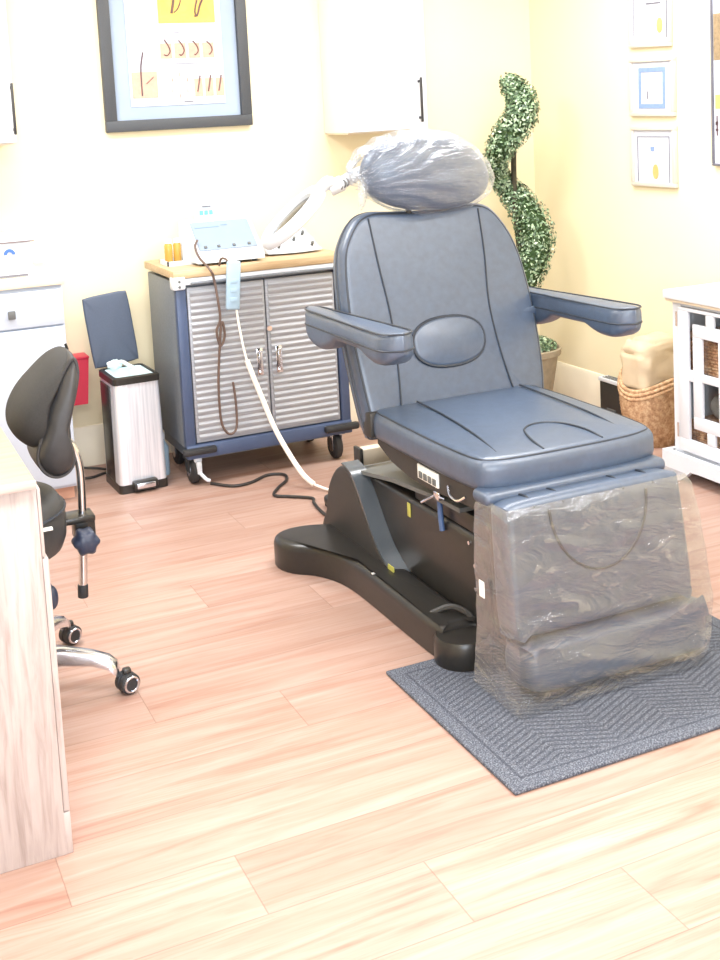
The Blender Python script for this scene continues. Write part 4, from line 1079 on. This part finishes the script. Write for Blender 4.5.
m = MB(); arch = [(CY1+.035, 0), (CY1-.07, 0), (CY1-.10, .02), (CY1-.14, .052), (CY1-.19, .055), (CY0+.15, .055), (CY0+.11, .052), (CY0+.07, .02), (CY0+.04, 0), (CY0-.03, 0), (CY0-.03, .112), (CY1+.035, .112)]
m.rings([[(x, y, z) for y, z in arch] for x in (3.12, 3.145)])
m.box(3.145, 3.505, CY1+.012, CY1+.035, 0, .112).box(3.145, 3.505, CY0-.03, CY0-.008, 0, .112)
m.build('plinth', 'white', cs2, 25)
box('cornice', 'cream', cs2, 3.135, 3.5, 3.02, 3.93, .742, .7545, bev=.004)
def fret_door(ya, yb, hinge):
    # ya > yb (ya is the far edge)
    d = MB(); X0, X1 = fx-.016, fx-.001
    oa, ob, zo0, zo1 = ya-.06, yb+.06, .180, .712
    for a in ((yb, ya, .125, zo0), (yb, ya, zo1, .726), (oa, ya, zo0, zo1), (yb, ob, zo0, zo1)): d.box(X0, X1, a[0], a[1], a[2], a[3], bev=.003)
    ia, ib = oa-.028, ob+.028; zi0, zi1 = .232, .664; k = .052
    mid = (oa+ob)/2
    for a in ((ib, ia, zi0, zi0+k), (ib, ia, zi1-k, zi1), (ia-k, ia, zi0+k, zi1-k), (ib, ib+k, zi0+k, zi1-k), (ib+k, ia-k, .433, .466), (ia, oa, .425, .472), (ob, ib, .425, .472), (mid-.022, mid+.022, zi1, zo1), (mid-.022, mid+.022, zo0, zi0)):
        d.box(X0+.001, X1, a[0], a[1], a[2], a[3], bev=.002)
    do = d.build('door', 'white', cs2)
    box('glass_pane', 'glass', do, fx+.0, fx+.003, ob, oa, zo0, zo1)
    for za in (.645, .18): MB().cyl((X0-.003, hinge, za), (X0-.003, hinge, za+.06), .004, n=8).build('hinge', 'chrome', do)
fret_door(3.862, 3.484, 3.866); fret_door(3.468, 3.09, 3.086)
def inner_basket(lbl, y0, y1, z0, z1, mt):
    t = thing('storage_basket', (3.33, (y0+y1)/2, z0), lbl, 'basket', 'storage baskets in the white console')
    m = MB(); n = 12; R = []
    for i in range(n*2+1):
        z = z0+(z1-z0)*i/(n*2); o_ = .005*(i % 2)
        R.append([(x, y, z) for x, y in ((3.195-o_, y0-o_), (3.46+o_, y0-o_), (3.46+o_, y1+o_), (3.195-o_, y1+o_))])
    m.rings(R); b = m.build('weave', mt, t, 0)
    MB().box(3.188, 3.466, y0-.006, y1+.006, z1-.012, z1+.010, bev=.005).build('rim', mt, t)
    return t
inner_basket('brown wicker basket on the upper shelf behind the console glass door', 3.50, 3.85, .4525, .61, 'wickerd')
inner_basket('brown wicker basket on the bottom shelf behind the console glass door', 3.50, 3.85, .1255, .24, 'wickerd')
m = MB(); m.ell((3.33, 3.67, .312), (.11, .14, .055), 3, 28, 16, lambda q: q*(1+.12*noise.noise(q*18)))
tag(m.build('grey_towel', 'greyfab'), 'grey towel lying on the lower wicker basket inside the console', 'towel')

# ------------------------------------------------------------------ lights
def area(name, loc, rot, sx, sy, power, col):
    l = bpy.data.lights.new(name, 'AREA'); l.shape = 'RECTANGLE'; l.size = sx; l.size_y = sy; l.energy = power; l.color = col
    o = bpy.data.objects.new(name, l); COL.objects.link(o); o.location = loc; o.rotation_euler = rot; return o
LP = 1.0
for i, (x, y) in enumerate(((.3, 4.2), (2.4, 4.0), (.3, 1.6), (2.4, 1.4))):
    area('ceiling_light', (x, y, 2.74), (0, 0, 0), 1.2, .6, 60*LP, (.97, .985, 1))
area('window_daylight', (.2, Y0-.02, 1.55), (math.radians(90), 0, 0), 2.66, 1.26, 150*LP, (.80, .89, 1))
w = bpy.data.worlds.new('world'); SC.world = w; w.use_nodes = True
w.node_tree.nodes['Background'].inputs[0].default_value = (.75, .85, 1, 1)
w.node_tree.nodes['Background'].inputs[1].default_value = 1.0

# ------------------------------------------------------------------ camera
cam = bpy.data.cameras.new('camera'); co = bpy.data.objects.new('camera', cam); COL.objects.link(co)
cam.sensor_fit = 'VERTICAL'; cam.sensor_height = 36; cam.lens = 36*1194/960
cam.shift_x = 0; cam.shift_y = (252-480)/960
Rm = ((.90845329, -.414958, -.05022439), (-.0954725, -.08901536, -.99144403), (.40693689, .90547564, -.12048337))
r0, r1, r2 = (Vector(v) for v in Rm)
mw = Matrix((r0, -r1, -r2)).transposed().to_4x4(); mw.translation = (0, 0, 1.6)
co.matrix_world = mw
SC.camera = co
SC.view_settings.view_transform = 'Standard'; SC.view_settings.look = 'None'
SC.view_settings.exposure = .2; SC.view_settings.gamma = 1; SC.view_settings.use_curve_mapping = False
SC.cycles.max_bounces = 10; SC.cycles.transparent_max_bounces = 16; SC.cycles.diffuse_bounces = 6
